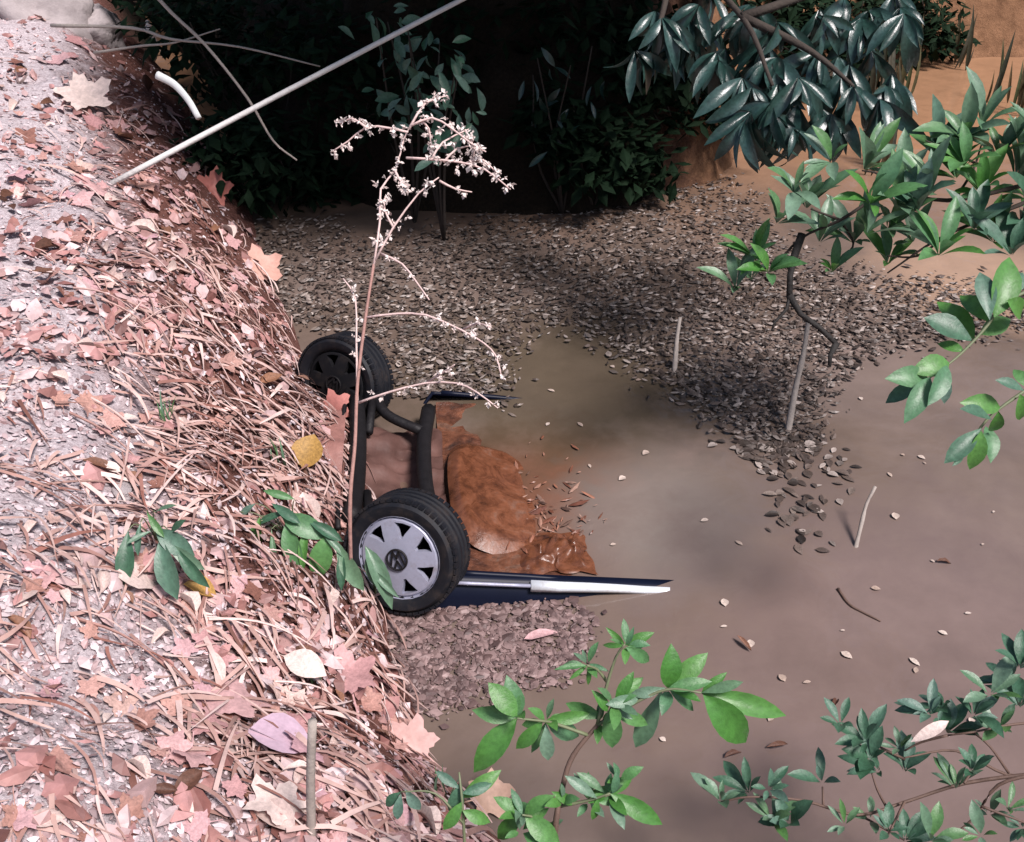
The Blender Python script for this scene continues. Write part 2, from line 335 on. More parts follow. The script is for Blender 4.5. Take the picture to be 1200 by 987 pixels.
# ------------------------------------------------------------------ leaf meshes (shared)
def blade_mesh(name, mat, L=1.0, W=0.4, fold=0.15, droop=0.15, curl=0.0, ns=6, pk=0.45, wav=0.0, seed=0):
    """pointed leaf along +X, normal +Z, length 1; folded on its midrib, tip drooping"""
    rr = random.Random(seed); V = []; Fc = []
    for i in range(ns + 1):
        t = i / ns
        w = W * 0.5 * (math.sin(math.pi * t ** (math.log(0.5) / math.log(pk))) ** 0.8 if 0 < t < 1 else 0.02)
        z = -droop * t * t + 0.05 * math.sin(t * 3)
        x = t * (1 - 0.15 * droop * t)
        cz = curl * w * 2
        k1 = wav * (rr.random() - 0.5); k2 = wav * (rr.random() - 0.5)
        V += [(x * L, w * L, (z + fold * w + cz + k1) * L), (x * L, w * 0.5 * L, (z + fold * w * 0.35 + cz * 0.3) * L), (x * L, 0, z * L), (x * L, -w * 0.5 * L, (z + fold * w * 0.35 + cz * 0.3) * L), (x * L, -w * L, (z + fold * w + cz + k2) * L)]
    for i in range(ns):
        for s in range(4): Fc.append((i * 5 + s + 1, i * 5 + s, i * 5 + 5 + s, i * 5 + 6 + s))
    me = bpy.data.meshes.new(name); me.from_pydata(V, [], Fc); me.polygons.foreach_set('use_smooth', [True] * len(me.polygons)); me.materials.append(mat); me.update()
    return me
def lobed_mesh(name, mat, seed, curl=0.25, lobes=5):
    """maple or sycamore like leaf, about 1 across, centred, stalk along -X"""
    rr = random.Random(seed); V = [(0, 0, 0)]; Fc = []; n = lobes * 8
    ph = rr.random() * 6
    def zf(x, y): return curl * (0.55 * (x * x + y * y) + 0.35 * math.sin(3.1 * x + ph) * math.cos(2.7 * y + ph * 2)) + 0.03 * math.sin(9 * x + ph)
    rings = (0.33, 0.68, 1.0)
    for q in rings:
        for i in range(n):
            a = -math.pi + 2 * math.pi * (i + 0.5) / n
            u = abs(((a * lobes / (2 * math.pi * 0.9)) + 0.5) % 1.0 - 0.5) * 2      # 0 at lobe tip, 1 at the notch
            r = 0.52 - 0.24 * u ** 0.8 + 0.045 * (i % 2) + 0.04 * (rr.random() - 0.5)
            r *= 0.75 + 0.25 * math.cos(a * 0.5) ** 2
            rq = r * q if q == 1.0 else (0.34 * (1 - q) + r * q) * q
            x, y = rq * math.cos(a), rq * math.sin(a); V.append((x, y, zf(x, y)))
    for i in range(n):
        j = (i + 1) % n; Fc.append((0, 1 + i, 1 + j))
        for k in range(2): Fc.append((1 + k * n + i, 1 + (k + 1) * n + i, 1 + (k + 1) * n + j, 1 + k * n + j))
    b = len(V)
    for i in range(4):
        t = i / 3; V += [(-0.2 - 0.4 * t, 0.012, 0.02 + 0.1 * t * curl), (-0.2 - 0.4 * t, -0.012, 0.02 + 0.1 * t * curl)]
    for i in range(3): Fc.append((b + i * 2, b + i * 2 + 2, b + i * 2 + 3, b + i * 2 + 1))
    me = bpy.data.meshes.new(name); me.from_pydata(V, [], Fc); me.polygons.foreach_set('use_smooth', [True] * len(me.polygons)); me.materials.append(mat); me.update()
    return me
def frame_m(pos, d, up, s, sy=None, roll=0.0):
    d = Vector(d).normalized(); up = Vector(up); y = up.cross(d)
    if y.length < 1e-4: y = Vector((0, 1, 0)).cross(d)
    y.normalize(); z = d.cross(y)
    m = Matrix((d, y, z)).transposed().to_4x4()
    if roll: m = m @ Matrix.Rotation(roll, 4, 'X')
    sy = s if sy is None else sy
    return Matrix.Translation(Vector(pos)) @ m @ Matrix.Diagonal((s, sy, s, 1))
def inst(name, me, mw, parent=None, origin=None):
    o = bpy.data.objects.new(name, me); col.objects.link(o)
    if parent is not None: o.parent = parent; mw = Matrix.Translation(-Vector(parent.location)) @ mw
    o.matrix_basis = mw; return o
def rv(s=1.0): return Vector((rnd.uniform(-s, s), rnd.uniform(-s, s), rnd.uniform(-s, s)))

# ------------------------------------------------------------------ overturned car
def build_car():
    near = P(477, 646, 5.06); far = P(404, 446, 6.42)
    mid = (near + far) / 2
    ey = (far - near); track = ey.length; ey.normalize()
    yaw = math.atan2(-ey.x, ey.y) * 0.30
    ex = Vector((math.cos(yaw) * math.cos(R(8.3)), math.sin(yaw) * math.cos(R(8.3)), -math.sin(R(8.3))))
    ey2 = Vector((-math.sin(yaw), math.cos(yaw), -0.05)); ey2 = (ey2 - ex * ey2.dot(ex)).normalized(); ez = ex.cross(ey2)
    rot = Matrix((ex, ey2, ez)).transposed()
    car = empty('overturned_car', mid); tag(car, 'dark blue car lying overturned in muddy water, two wheels sticking up', 'car')
    def W(x, y, z): return rot @ Vector((x, y, z))           # relative to the car's origin
    hw = track / 2 + 0.07
    def part(name, V, F, m, parent=car, smooth=False): return mesh_obj(name, V, F, m, parent, smooth)
    # body shell (upside down): side from sill down, roof under water
    prof = [(hw - 0.06, -0.012), (hw - 0.02, -0.03), (hw + 0.015, -0.10), (hw + 0.03, -0.22), (hw + 0.04, -0.36), (hw + 0.02, -0.6), (hw - 0.2, -1.0), (hw - 0.35, -1.12)]
    xs = [-0.62, -0.56, -0.46, -0.40] + [-0.38 + 0.076 * i for i in range(11)] + [0.40, 0.46, 0.9, 1.4, 2.0, 2.6, 3.1, 3.3]
    SZ = -0.075
    for nm, sg in (('body_side', -1), ('body_side', 1)):
        V = []; F = []
        for x in xs:
            arch = 0.0
            if abs(x) < 0.385: arch = -math.sqrt(max(0, 0.385 ** 2 - x * x)) + 0.02
            for k, (y, z) in enumerate(prof):
                zz = SZ + z
                if arch < 0: zz = min(zz, arch - 0.02 - 0.03 * k)
                tap = 1.0 - 0.12 * max(0, (-x - 0.4)) - 0.05 * max(0, x - 2.4)
                V.append(W(x, sg * y * tap, zz))
        n = len(prof)
        for i in range(len(xs) - 1):
            for k in range(n - 1):
                f = (i * n + k, i * n + k + 1, (i + 1) * n + k + 1, (i + 1) * n + k); F.append(f if sg > 0 else f[::-1])
        o = part(nm, V, F, M['paint'], smooth=True)
        so = o.modifiers.new('thick', 'SOLIDIFY'); so.thickness = 0.02; so.offset = -1
    # roof (sunk)
    V = [W(x, y, -1.215) for x in (0.2, 2.6) for y in (-hw + 0.36, hw - 0.36)]
    part('roof', V + [v + W(0, 0, -0.04) for v in V], [(0, 2, 3, 1), (4, 5, 7, 6), (0, 1, 5, 4), (2, 6, 7, 3), (0, 4, 6, 2), (1, 3, 7, 5)], M['paint'])
    # sill lip: folded flange that runs along the edge
    for sg in (-1, 1):
        V = []; F = []
        pts = [W(x, sg * (hw - 0.045), SZ + 0.002 - 0.05 * max(0, x - 0.55) + 0.004 * math.sin(x * 9)) for x in np.linspace(0.43, 1.05, 8)]
        V, F = tube_data(pts, 0.016, 0.016, 6)
        part('sill_flange', V, F, M['paint'], smooth=True)
    # bright trim strip on the near side
    V = []; F = []
    xs2 = np.linspace(0.80, 2.4, 12)
    sec = [(-0.012, 0.024), (-0.040, 0.020), (-0.054, 0.002), (-0.050, -0.020), (-0.012, -0.026)]
    for x in xs2:
        tp_ = 1.0 - 0.55 * min(1, (x - 0.80) / 0.75)
        for (y, z) in sec: V.append(W(x, -hw + 0.012 + y * (0.6 + 0.4 * tp_), SZ + z * tp_ - 0.012 + 0.002 * math.sin(x * 31)))
    n = len(sec)
    for i in range(len(xs2) - 1):
        for k in range(n - 1): F.append((i * n + k, (i + 1) * n + k, (i + 1) * n + k + 1, i * n + k + 1))
    F.append(tuple(range(n))); F.append(tuple((len(xs2) - 1) * n + k for k in range(n))[::-1])
    tr = part('trim_strip', V, F, M['chrome'], smooth=True); tr['label'] = 'bright white trim strip along the sill'
    V = []; F = []
    pts = [W(x, -hw - 0.018, SZ - 0.012) for x in np.linspace(0.40, 0.80, 5)]
    V, F = tube_data(pts, 0.010, 0.010, 6); part('trim_strip', V, F, M['alloy'], smooth=True)
    # floor pan: ribbed, clay covered
    def pan(name, x0, x1, y0, y1, z0, mat, rib=0.02, tun=0.06, amp=0.012, sag=0.0):
        V = []; F = []; nxp, nyp = 30, 34
        for i in range(nxp + 1):
            x = x0 + (x1 - x0) * i / nxp
            for j in range(nyp + 1):
                y = y0 + (y1 - y0) * j / nyp; u = (y - y0) / (y1 - y0)
                z = z0 - tun * math.exp(-((y - 0.02) / 0.12) ** 2) + rib * math.tanh(6 * math.sin(y * 17 + 1)) * 0.5
                z += amp * noise.noise(Vector((x * 2.6, y * 2.2, 7))) * 3 + amp * noise.noise(Vector((x * 5, y * 5, 3))) * 2 + amp * noise.noise(Vector((x * 14, y * 14, 1)))
                z -= sag * math.sin(math.pi * u) ** 0.7
                V.append(W(x, y, z))
        for i in range(nxp):
            for j in range(nyp): a = i * (nyp + 1) + j; F.append((a, a + nyp + 1, a + nyp + 2, a + 1))
        return part(name, V, F, mat, smooth=True)
    pan('floor_pan', 0.40, 2.8, -hw + 0.09, hw - 0.09, SZ - 0.055, M['mud'], sag=0.03, amp=0.014, rib=0.006)
    fp2 = pan('front_undertray', -0.62, -0.16, -0.52, 0.50, SZ + 0.05, M['mudpink'], rib=0.006, tun=-0.05, sag=-0.02)
    fp2['label'] = 'pinkish clay coated undertray between the wheels'
    # rounded clay-filmed well in the floor, and a small crumpled flap of liner beside it
    V = []; F = []; na, nr = 56, 12; cx0, cy0 = 0.70, -0.12
    for r in range(nr + 1):
        q = r / nr
        for a in range(na):
            an = 2 * math.pi * a / na; k = 1 / (abs(math.cos(an)) ** 3.2 + abs(math.sin(an)) ** 3.2) ** (1 / 3.2)
            x = cx0 + 0.27 * k * q * math.cos(an); y = cy0 + 0.52 * k * q * math.sin(an)
            z = 0.050 * (1 - max(0, (q - 0.70) / 0.30) ** 1.5 * 1.6) + 0.012 * noise.noise(Vector((x * 5, y * 5, 2))) + 0.004 * noise.noise(Vector((x * 16, y * 16, 2))) - 0.018 * math.exp(-((q - 0.66) / 0.05) ** 2) - 0.22 * (x - cx0)
            V.append(W(x, y, SZ - 0.05 + z))
    for r in range(nr):
        for a in range(na): a2 = (a + 1) % na; F.append((r * na + a, (r + 1) * na + a, (r + 1) * na + a2, r * na + a2))
    part('floor_well', V, F, M['rust'], smooth=True)['label'] = 'smooth rounded orange-brown panel in the underside'
    V = []; F = []; nn_ = 34
    for i in range(nn_ + 1):
        for j in range(nn_ + 1):
            x = 0.74 + 0.42 * i / nn_; y = -hw + 0.13 + 0.36 * j / nn_; q = Vector((x * 7, y * 6, 0.7))
            ed = min(1, 3 * min(i, j, nn_ - i, nn_ - j) / nn_); z = 0.10 * (abs(noise.noise(q)) + 0.5 * abs(noise.noise(q * 2.3)) + 0.2 * noise.noise(q * 5)) * ed - 0.05 + 0.11 * (x - 0.74)
            V.append(W(x + 0.05 * noise.noise(q * 1.7), y + 0.05 * noise.noise(q * 1.3 + Vector((5, 1, 2))), SZ - 0.03 + z))
    for i in range(nn_):
        for j in range(nn_): a = i * (nn_ + 1) + j; F.append((a, a + nn_ + 1, a + nn_ + 2, a + 1))
    part('crumpled_liner', V, F, M['rust'], smooth=True)
    pan('engine_tray', -0.17, 0.42, -0.52, 0.54, SZ - 0.06, plain('oily_engine_mud', (0.095, 0.05, 0.042), 0.6, nscale=6, var=0.8, bmp=0.5, spec=0.2), rib=0.03, tun=0.06, amp=0.03)
    # subframe beams, axle, arms, exhaust, brake lines
    def beam(name, pts, r, m=M['darkmetal'], sides=8, sn=5): return tube(name, [W(*p) for p in pts], r, r, m, car, sides, smoothn=sn)
    beam('cross_member', [(-0.10, -0.56, -0.02), (-0.08, -0.2, -0.05), (-0.08, 0.25, -0.05), (-0.10, 0.60, -0.02)], 0.05)
    beam('cross_member', [(0.34, -0.62, -0.05), (0.30, -0.2, -0.06), (0.30, 0.25, -0.06), (0.34, 0.62, -0.05)], 0.045)
    for sg in (-1, 1):
        beam('control_arm', [(0.0, sg * 0.70, 0.0), (0.08, sg * 0.5, -0.03), (0.30, sg * 0.36, -0.05)], 0.032)
        beam('drive_shaft', [(0.0, sg * 0.72, 0.0), (-0.02, sg * 0.3, -0.04)], 0.025, sn=2)
        beam('tie_rod', [(-0.16, sg * 0.68, 0.01), (-0.18, sg * 0.3, -0.03)], 0.014, sn=2)
    # ---- wheels
    RT, RW, RR = 0.296, 0.215, 0.203
    def lathe(profile, n=64, y_axis=True, closed=False):
        V = []; F = []; m = len(profile)
        for i in range(n):
            a = 2 * math.pi * i / n
            for (r, y) in profile: V.append(Vector((r * math.cos(a), y, r * math.sin(a))))
        for i in range(n):
            j = (i + 1) % n
            for k in range(m - 1 if not closed else m): k2 = (k + 1) % m; F.append((i * m + k, i * m + k2, j * m + k2, j * m + k))
        return V, F
    # tyre cross section: outer face at y=-RW/2
    w = RW / 2; tp = [(RR - 0.005, -w + 0.035), (RR + 0.004, -w + 0.012), (RR + 0.03, -w - 0.004), (RR + 0.062, -w - 0.006), (RT - 0.022, -w + 0.008), (RT - 0.006, -w + 0.028)]
    for g in (-0.045, 0.0, 0.045): tp += [(RT, g - 0.012), (RT - 0.009, g - 0.007), (RT - 0.009, g + 0.007), (RT, g + 0.012)]
    tp += [(RT - 0.006, w - 0.028), (RT - 0.022, w - 0.008), (RR + 0.062, w + 0.006), (RR + 0.03, w + 0.004), (RR - 0.005, w - 0.03)]
    tyV, tyF = lathe(tp, 72, closed=True)
    # tread blocks along both shoulders
    for i in range(54):
        a = 2 * math.pi * i / 54
        Mr = Matrix.Rotation(-a, 3, 'Y')
        for sy in (-1, 1): box_data(tyV, tyF, Mr @ Vector((RT - 0.007, sy * 0.083, 0)), (0.013, 0.030, 0.026), Mr)
    tyre_me = None
    # wheel cover with seven openings
    def cover():
        V = []; F = []; ns = 7; radii = [0.0, 0.055, 0.09, 0.105, 0.135, 0.165, 0.182, 0.192, 0.203]
        def yy(r): return -0.018 * math.cos(min(1, r / 0.2) * 1.45) + (0.012 if r > 0.2 else 0)
        div = []                                   # angles in one sector, window edges move with radius
        for r in radii:
            row = []
            for s in range(ns):
                a0 = 2 * math.pi * s / ns
                t = min(1, max(0, (r - 0.10) / 0.075)); hwid = R(3.0) + R(11.0) * t
                for q in (-0.5 * 2 * math.pi / ns + 0.0, -hwid - R(2.5), -hwid, 0.0, hwid, hwid + R(2.5)): row.append(a0 + q)
            div.append(row)
        m = ns * 6
        for r, row in zip(radii, div):
            for k, a in enumerate(row): V.append(Vector((r * math.cos(a), yy(r), r * math.sin(a))))
        def win(i, k): return 3 <= i <= 5 and (k % 6) in (2, 3)
        for i in range(len(radii) - 1):
            for k in range(m):
                if win(i, k): continue
                k2 = (k + 1) % m; F.append((i * m + k, (i + 1) * m + k, (i + 1) * m + k2, i * m + k2))
        # inner walls of the openings
        for s in range(ns):
            loop = [(3, 2), (3, 3), (3, 4), (4, 4), (5, 4), (6, 4), (6, 3), (6, 2), (5, 2), (4, 2)]
            ids = [i * m + s * 6 + k for i, k in loop]; b = len(V)
            for q in ids: V.append(V[q] + Vector((0, 0.03, 0)))
            for q in range(len(ids)): q2 = (q + 1) % len(ids); F.append((ids[q], ids[q2], b + q2, b + q))
        # rolled outer lip
        b = len(V)
        for k in range(m):
            a = div[-1][k]
            V.append(Vector((0.211 * math.cos(a), -0.006, 0.211 * math.sin(a)))); V.append(Vector((0.214 * math.cos(a), 0.014, 0.214 * math.sin(a))))
        for k in range(m):
            k2 = (k + 1) % m; o0 = (len(radii) - 1) * m
            F.append((o0 + k, b + 2 * k, b + 2 * k2, o0 + k2)); F.append((b + 2 * k, b + 2 * k + 1, b + 2 * k2 + 1, b + 2 * k2))
        return V, F
    cvV, cvF = cover()
    cache = {}
    def wheel(center, n, spin, label, cm):
        n = Vector(n).normalized()                  # outward axle direction
        ydir = -n; xdir = ydir.cross(Vector((0, 0, 1))).normalized(); zdir = xdir.cross(ydir)
        mw = Matrix.Translation(center - mid) @ Matrix((xdir, ydir, zdir)).transposed().to_4x4() @ Matrix.Rotation(spin, 4, 'Y')
        def mk(name, V, F, mat, parent, off=None, smooth=True):
            if name not in cache or off is not None:
                me = bpy.data.meshes.new(name); me.from_pydata([tuple(v) for v in V], [], F); me.polygons.foreach_set('use_smooth', [smooth] * len(me.polygons)); me.materials.append(mat); me.update()
                if smooth: me.set_sharp_from_angle(angle=R(38))
                cache[name] = me
            o = bpy.data.objects.new(name, cache[name]); col.objects.link(o); o.parent = parent; return o
        wh = mk('wheel', *lathe([(0.001, -0.03), (0.09, -0.03), (0.12, 0.02), (RR - 0.01, 0.03), (RR - 0.004, -0.06), (RR + 0.002, -w + 0.02), (RR - 0.008, -w + 0.03), (RR - 0.016, -0.05), (RR - 0.016, 0.06)], 48), M['darkmetal'], car)
        wh.matrix_basis = mw; wh['label'] = label
        ty = mk('tyre', tyV, tyF, M['rubber'], wh)
        cv = mk('wheel_cover', cvV, cvF, cm, wh, off=1); cv.location = (0, -w + 0.012, 0)
        V, F = lathe([(0.047, -0.0), (0.047, -0.006), (0.052, -0.008), (0.056, -0.005), (0.056, 0.0)], 36)
        # round badge: ring with a V over a W
        def stroke(a, b_, t=0.0085):
            a = Vector((a[0], 0, a[1])); b2 = Vector((b_[0], 0, b_[1])); d = b2 - a; an = math.atan2(d.z, d.x)
            box_data(V, F, (a + b2) / 2 + Vector((0, -0.003, 0)), (d.length + t * 0.6, 0.006, t), Matrix.Rotation(-an, 3, 'Y'))
        for s in ((-0.018, 0.042, 0, 0.006), (0.018, 0.042, 0, 0.006), (-0.036, 0.026, -0.016, -0.040), (-0.016, -0.040, 0, -0.006), (0, -0.006, 0.016, -0.040), (0.016, -0.040, 0.036, 0.026)): stroke(s[:2], s[2:])
        bd = mk('badge', V, F, M['darkmetal'], wh, smooth=False); bd.location = (0, -w - 0.0125, 0)
        bd.rotation_euler = (0, 2.6, 0)
        return wh
    wheel(near, Vector((-0.30, -0.88, 0.34)), 0.25, 'silver seven-spoke wheel at the bank, facing out of the water', M['alloy'])
    wheel(far, Vector((-0.42, -0.84, 0.30)), 0.9, 'dark wheel away from the silver one', M['darkcover'])
    return car, mid, W, near, far
car, car_mid, carW, wheel_near, wheel_far = build_car()

# ------------------------------------------------------------------ bank litter: stuff first
def in_view(v, m=30):
    q = proj(v); return q is not None and -m < q[0] < 1200 + m and -m < q[1] < 987 + m
def near_d(x, y): return float(seg_signed(NEAR_EDGE, np.array([x]), np.array([y]))[0])
def bank_samples(n, dmin, dmax, ymin=1.0, ymax=12.0, seed=1, power=1.0):
    """random points on the near bank that the camera can see; distance from the water between dmin and dmax"""
    rs = np.random.RandomState(seed); out = []
    while len(out) < n:
        px = rs.uniform(-40, 640, 4000); py = rs.uniform(-40, 1010, 4000)
        # unproject to a mid plane, then snap to the terrain (density roughly even in the picture)
        dx = (px - 600) / FPX; dy = (493.5 - py) / FPX; vy = CP + dy * SP; vz = -SP + dy * CP
        z = np.full(px.shape, 0.8)
        for _ in range(6):
            t = (z - CAM_H) / vz; x = dx * t; y = vy * t; z = 0.5 * z + 0.5 * np.clip(terrain(x, y), 0, 2)
        d = seg_signed(NEAR_EDGE, x, y); tzv = terrain(x, y)
        ok = (d > dmin) & (d < dmax) & (y > ymin) & (y < ymax) & (tzv > 0.0)
        for i in np.nonzero(ok)[0]:
            out.append((x[i], y[i], tzv[i], d[i]))
    rs.shuffle(out); return out[:n]
def scatter_chips(name, pts, smin, smax, mat, label, cat, lift=0.012, asp=(0.35, 0.9), tilt=0.5, seed=5, nrm=True, z0=None):
    rr = random.Random(seed); V = []; F = []; NN = tnormals(pts) if nrm else None
    for i_, (x, y, z, *_r) in enumerate(pts):
        nn = NN[i_] if nrm else Vector((0, 0, 1))
        nn = (nn + Vector((rr.uniform(-tilt, tilt), rr.uniform(-tilt, tilt), 0))).normalized()
        d = Vector((rr.uniform(-1, 1), rr.uniform(-1, 1), 0)); d = (d - nn * d.dot(nn)).normalized(); e = nn.cross(d)
        s = smin * (smax / smin) ** (rr.random() ** 1.5); a = s * rr.uniform(*asp) * 0.5; c = Vector((x, y, z + lift * rr.uniform(0.3, 1.4))); h = s * 0.5; k = s * rr.uniform(0.0, 0.3) * (1 if nrm else 0.55); b = len(V)
        V += [c - d * h, c - d * h * 0.2 + e * a - nn * k * 0.4, c - d * h * 0.1 + nn * k, c - d * h * 0.2 - e * a - nn * k * 0.3, c + d * h * 0.55 + e * a * 0.7 - nn * k * 0.2, c + d * h * 0.55 - e * a * 0.7, c + d * h + nn * k * 0.3]
        F += [(b, b + 2, b + 1), (b, b + 3, b + 2), (b + 2, b + 4, b + 1), (b + 2, b + 3, b + 5), (b + 2, b + 5, b + 6, b + 4)]
    o = mesh_obj(name, V, F, mat, smooth=False); tag(o, label, cat, kind='stuff'); return o
scatter_chips('leaf_litter', bank_samples(13000, 0.02, 3.4, seed=11), 0.010, 0.055, M['litter'], 'crushed pale leaf litter and grit covering the bank', 'leaf litter')
def carpet_p(q):
    px, py, _d = proj(q); base = 1.7 if py < 430 else 0.2 + min(0.6, max(0, (px - 130) / 300))
    return base * min(1.0, max(0.12, 0.55 + 1.5 * float(fbm(np.array(q[0] * 2.3), np.array(q[1] * 2.3), 3))))
scatter_chips('dead_leaf_carpet', [q for q in bank_samples(8200, 0.02, 4.0, ymin=1.2, seed=12) if rnd.random() < carpet_p(q)], 0.022, 0.15, leaf_mat('leaf_carpet', [(0.11, 0.042, 0.034), (0.48, 0.29, 0.275), (0.63, 0.48, 0.48), (0.20, 0.082, 0.07), (0.53, 0.29, 0.28), (0.29, 0.135, 0.115), (0.66, 0.55, 0.56)], trans=0.05, nscale=14, mott=0.35), 'thick carpet of broken pinkish dead leaves on the bank', 'leaf carpet', lift=0.03, asp=(0.3, 0.75), tilt=0.55, seed=6)
def scatter_straw(name, pts, lmin, lmax, wmin, wmax, mat, label, cat, seed=9, arch=0.12):
    rr = random.Random(seed); V = []; F = []; NN = tnormals(pts)
    for i_, (x, y, z, *_r) in enumerate(pts):
        an = rr.gauss(-0.45, 0.75); d2 = Vector((math.cos(an), math.sin(an), 0)); L = rr.uniform(lmin, lmax); wd = rr.uniform(wmin, wmax) / 2
        nn = NN[i_]; d = (d2 - nn * d2.dot(nn)).normalized(); side = nn.cross(d); b = len(V); ns = 5
        cv = rr.uniform(-0.35, 0.35); ar = rr.uniform(0.02, arch); l0 = rr.uniform(0.005, 0.04); tl = rr.uniform(-0.05, 0.12)
        tw = rr.uniform(-0.8, 0.8)
        for i in range(ns + 1):
            t = i / ns; p = Vector((x, y, z)) + d * (L * (t - 0.5)) + side * (cv * L * (t - 0.5) ** 2) + nn * (l0 + ar * L * math.sin(math.pi * t) + tl * L * t)
            w2 = wd * (1 - 0.75 * t * t); sd = (side * math.cos(tw * t) + nn * math.sin(tw * t)); V += [p + sd * w2, p - sd * w2]
        for i in range(ns): F.append((b + 2 * i, b + 2 * i + 1, b + 2 * i + 3, b + 2 * i + 2))
    o = mesh_obj(name, V, F, mat); tag(o, label, cat, kind='stuff'); return o
scatter_straw('dry_grass', [q for q in bank_samples(4600, 0.0, 1.7, ymin=1.9, ymax=9.5, seed=21) if rnd.random() < (1.25 - q[3] * 0.75) * (1.0 if proj(q)[1] < 690 else 0.38) * (0.45 if proj(q)[0] < 190 and proj(q)[1] > 430 else (0.4 if proj(q)[1] < 300 else 1.0)) * (0.35 + 2.2 * max(0, 0.25 + float(fbm(np.array(q[0] * 3.1), np.array(q[1] * 3.1), 2))))], 0.10, 0.36, 0.009, 0.027, M['straw'], 'tangled dry straw lying along the edge of the bank', 'dry grass')
scatter_straw('dry_straw', bank_samples(380, 0.7, 2.6, ymin=1.2, ymax=10, seed=22), 0.05, 0.2, 0.006, 0.018, M['straw'], 'sparse short straw bits on the trodden part of the bank', 'straw', seed=10, arch=0.05)

# countable dry stalks and dead leaves
stalk_me = []
for k in range(6):
    rr = random.Random(60 + k); b1 = rr.uniform(-0.15, 0.15); b2 = rr.uniform(0.03, 0.16)
    V, F = tube_data([Vector((t - 0.5, b1 * (t - 0.5) ** 2 * 2, b2 * math.sin(math.pi * t))) for t in [i / 7 for i in range(8)]], 0.018, 0.007, 5)
    me = bpy.data.meshes.new('dry_stalk'); me.from_pydata([tuple(v) for v in V], [], F); me.materials.append(M['straw']); me.update(); stalk_me.append(me)
MARKS = [((128, 217), "by the pale pole's foot"), ((205, 480), 'near the high green grass tuft'), ((190, 640), 'around the grey-green plant'), ((345, 640), 'around the bright green plant'), ((430, 690), 'next to the silver wheel'), ((360, 545), 'near the upright yellow-brown leaf'),
         ((362, 940), 'around the grey stake'), ((270, 830), 'near the large pink leaf'), ((470, 900), 'near the salmon leaf'), ((45, 60), 'below the large pale rock'), ((230, 230), 'near the brick red leaf'), ((305, 345), 'near the leaf over the gully'), ((60, 300), 'high on the trodden path'), ((60, 560), 'on the path above the lone stone'), ((80, 800), 'on the bare gritty path'), ((345, 780), 'near the small cream leaf')]
MARKS = [(ground_hit(*p), t) for p, t in MARKS]
def where(x, y): return min(MARKS, key=lambda m: (m[0].x - x) ** 2 + (m[0].y - y) ** 2)[1]
for i, (x, y, z, d) in enumerate(bank_samples(110, 0.05, 1.3, ymin=2.4, ymax=9, seed=31)):
    an = rnd.gauss(-0.45, 0.6); L = rnd.uniform(0.2, 0.48); nn = tnormal(x, y); dd = Vector((math.cos(an), math.sin(an), 0)); dd = (dd - nn * dd.dot(nn)).normalized()
    o = inst('dry_stalk', stalk_me[i % 6], frame_m(Vector((x, y, z)) + nn * 0.025, dd + nn * rnd.uniform(-0.03, 0.12), nn, L, L * rnd.uniform(0.6, 1.0)))
    tag(o, 'pale dry stalk lying in the straw ' + where(x, y), 'stalk', 'dry stalks on the bank')
KIND = {
    'lobed': ([lobed_mesh('dead_leaf', M['dead'], 100 + k, curl=0.2 + 0.12 * k) for k in range(5)], 'dry lobed tan dead leaf', 'lobed tan dead leaves on the bank'),
    'pink': ([lobed_mesh('dead_leaf', M['deadpink'], 120 + k, curl=0.15 + 0.12 * k) for k in range(4)], 'dry lobed pinkish dead leaf', 'lobed pink dead leaves on the bank'),
    'oval': ([blade_mesh('dead_leaf', M['deadpale'], W=0.45, fold=0.5 * k - 0.4, droop=0.25, curl=0.3, wav=0.06, seed=k) for k in range(4)], 'pale oval dead leaf with curled edges', 'pale oval dead leaves on the bank'),
    'brown': ([blade_mesh('dead_leaf', M['deadbrown'], W=0.5, fold=0.35, droop=0.3 - 0.2 * k, curl=0.15, wav=0.1, seed=20 + k) for k in range(4)], 'dark brown folded dead leaf', 'brown folded dead leaves on the bank')}
def lay_leaf(kind, x, y, z, s, seed):
    mes, lab, grp = KIND[kind]; nn = tnormal(x, y); rr = random.Random(seed)
    nn = (nn + Vector((rr.uniform(-.35, .35), rr.uniform(-.35, .35), 0))).normalized(); an = rr.uniform(0, 6.28); d = Vector((math.cos(an), math.sin(an), 0)); d = (d - nn * d.dot(nn)).normalized()
    o = inst('dead_leaf', mes[seed % len(mes)], frame_m(Vector((x, y, z)) + Vector((0, 0, 0.02 + rr.random() * 0.02)), d, nn, s, s * rr.uniform(0.75, 1.1)))
    tag(o, lab + ' ' + where(x, y), 'leaf', grp); return o
leafpts = bank_samples(270, 0.05, 2.0, seed=41)
for i, (x, y, z, d) in enumerate(leafpts):
    if d > 1.3 and rnd.random() < 0.55 and y < 5: continue
    k = rnd.choices(['lobed', 'pink', 'oval', 'brown'], [0.38, 0.26, 0.26, 0.10])[0]
    lay_leaf(k, x, y, z, rnd.uniform(0.06, 0.135) * (1.25 if k in ('lobed', 'pink') else 1.0) * (0.85 + 0.045 * y), 1000 + i)
for i, (x, y, z, d) in enumerate([q for q in bank_samples(2500, 0.05, 1.6, ymin=1.2, ymax=3.4, seed=43) if proj(q)[0] > 225 and proj(q)[1] > 740][:46]):
    k = rnd.choices(['lobed', 'pink', 'oval', 'brown'], [0.3, 0.42, 0.2, 0.08])[0]; lay_leaf(k, x, y, z, rnd.uniform(0.12, 0.2), 2000 + i)
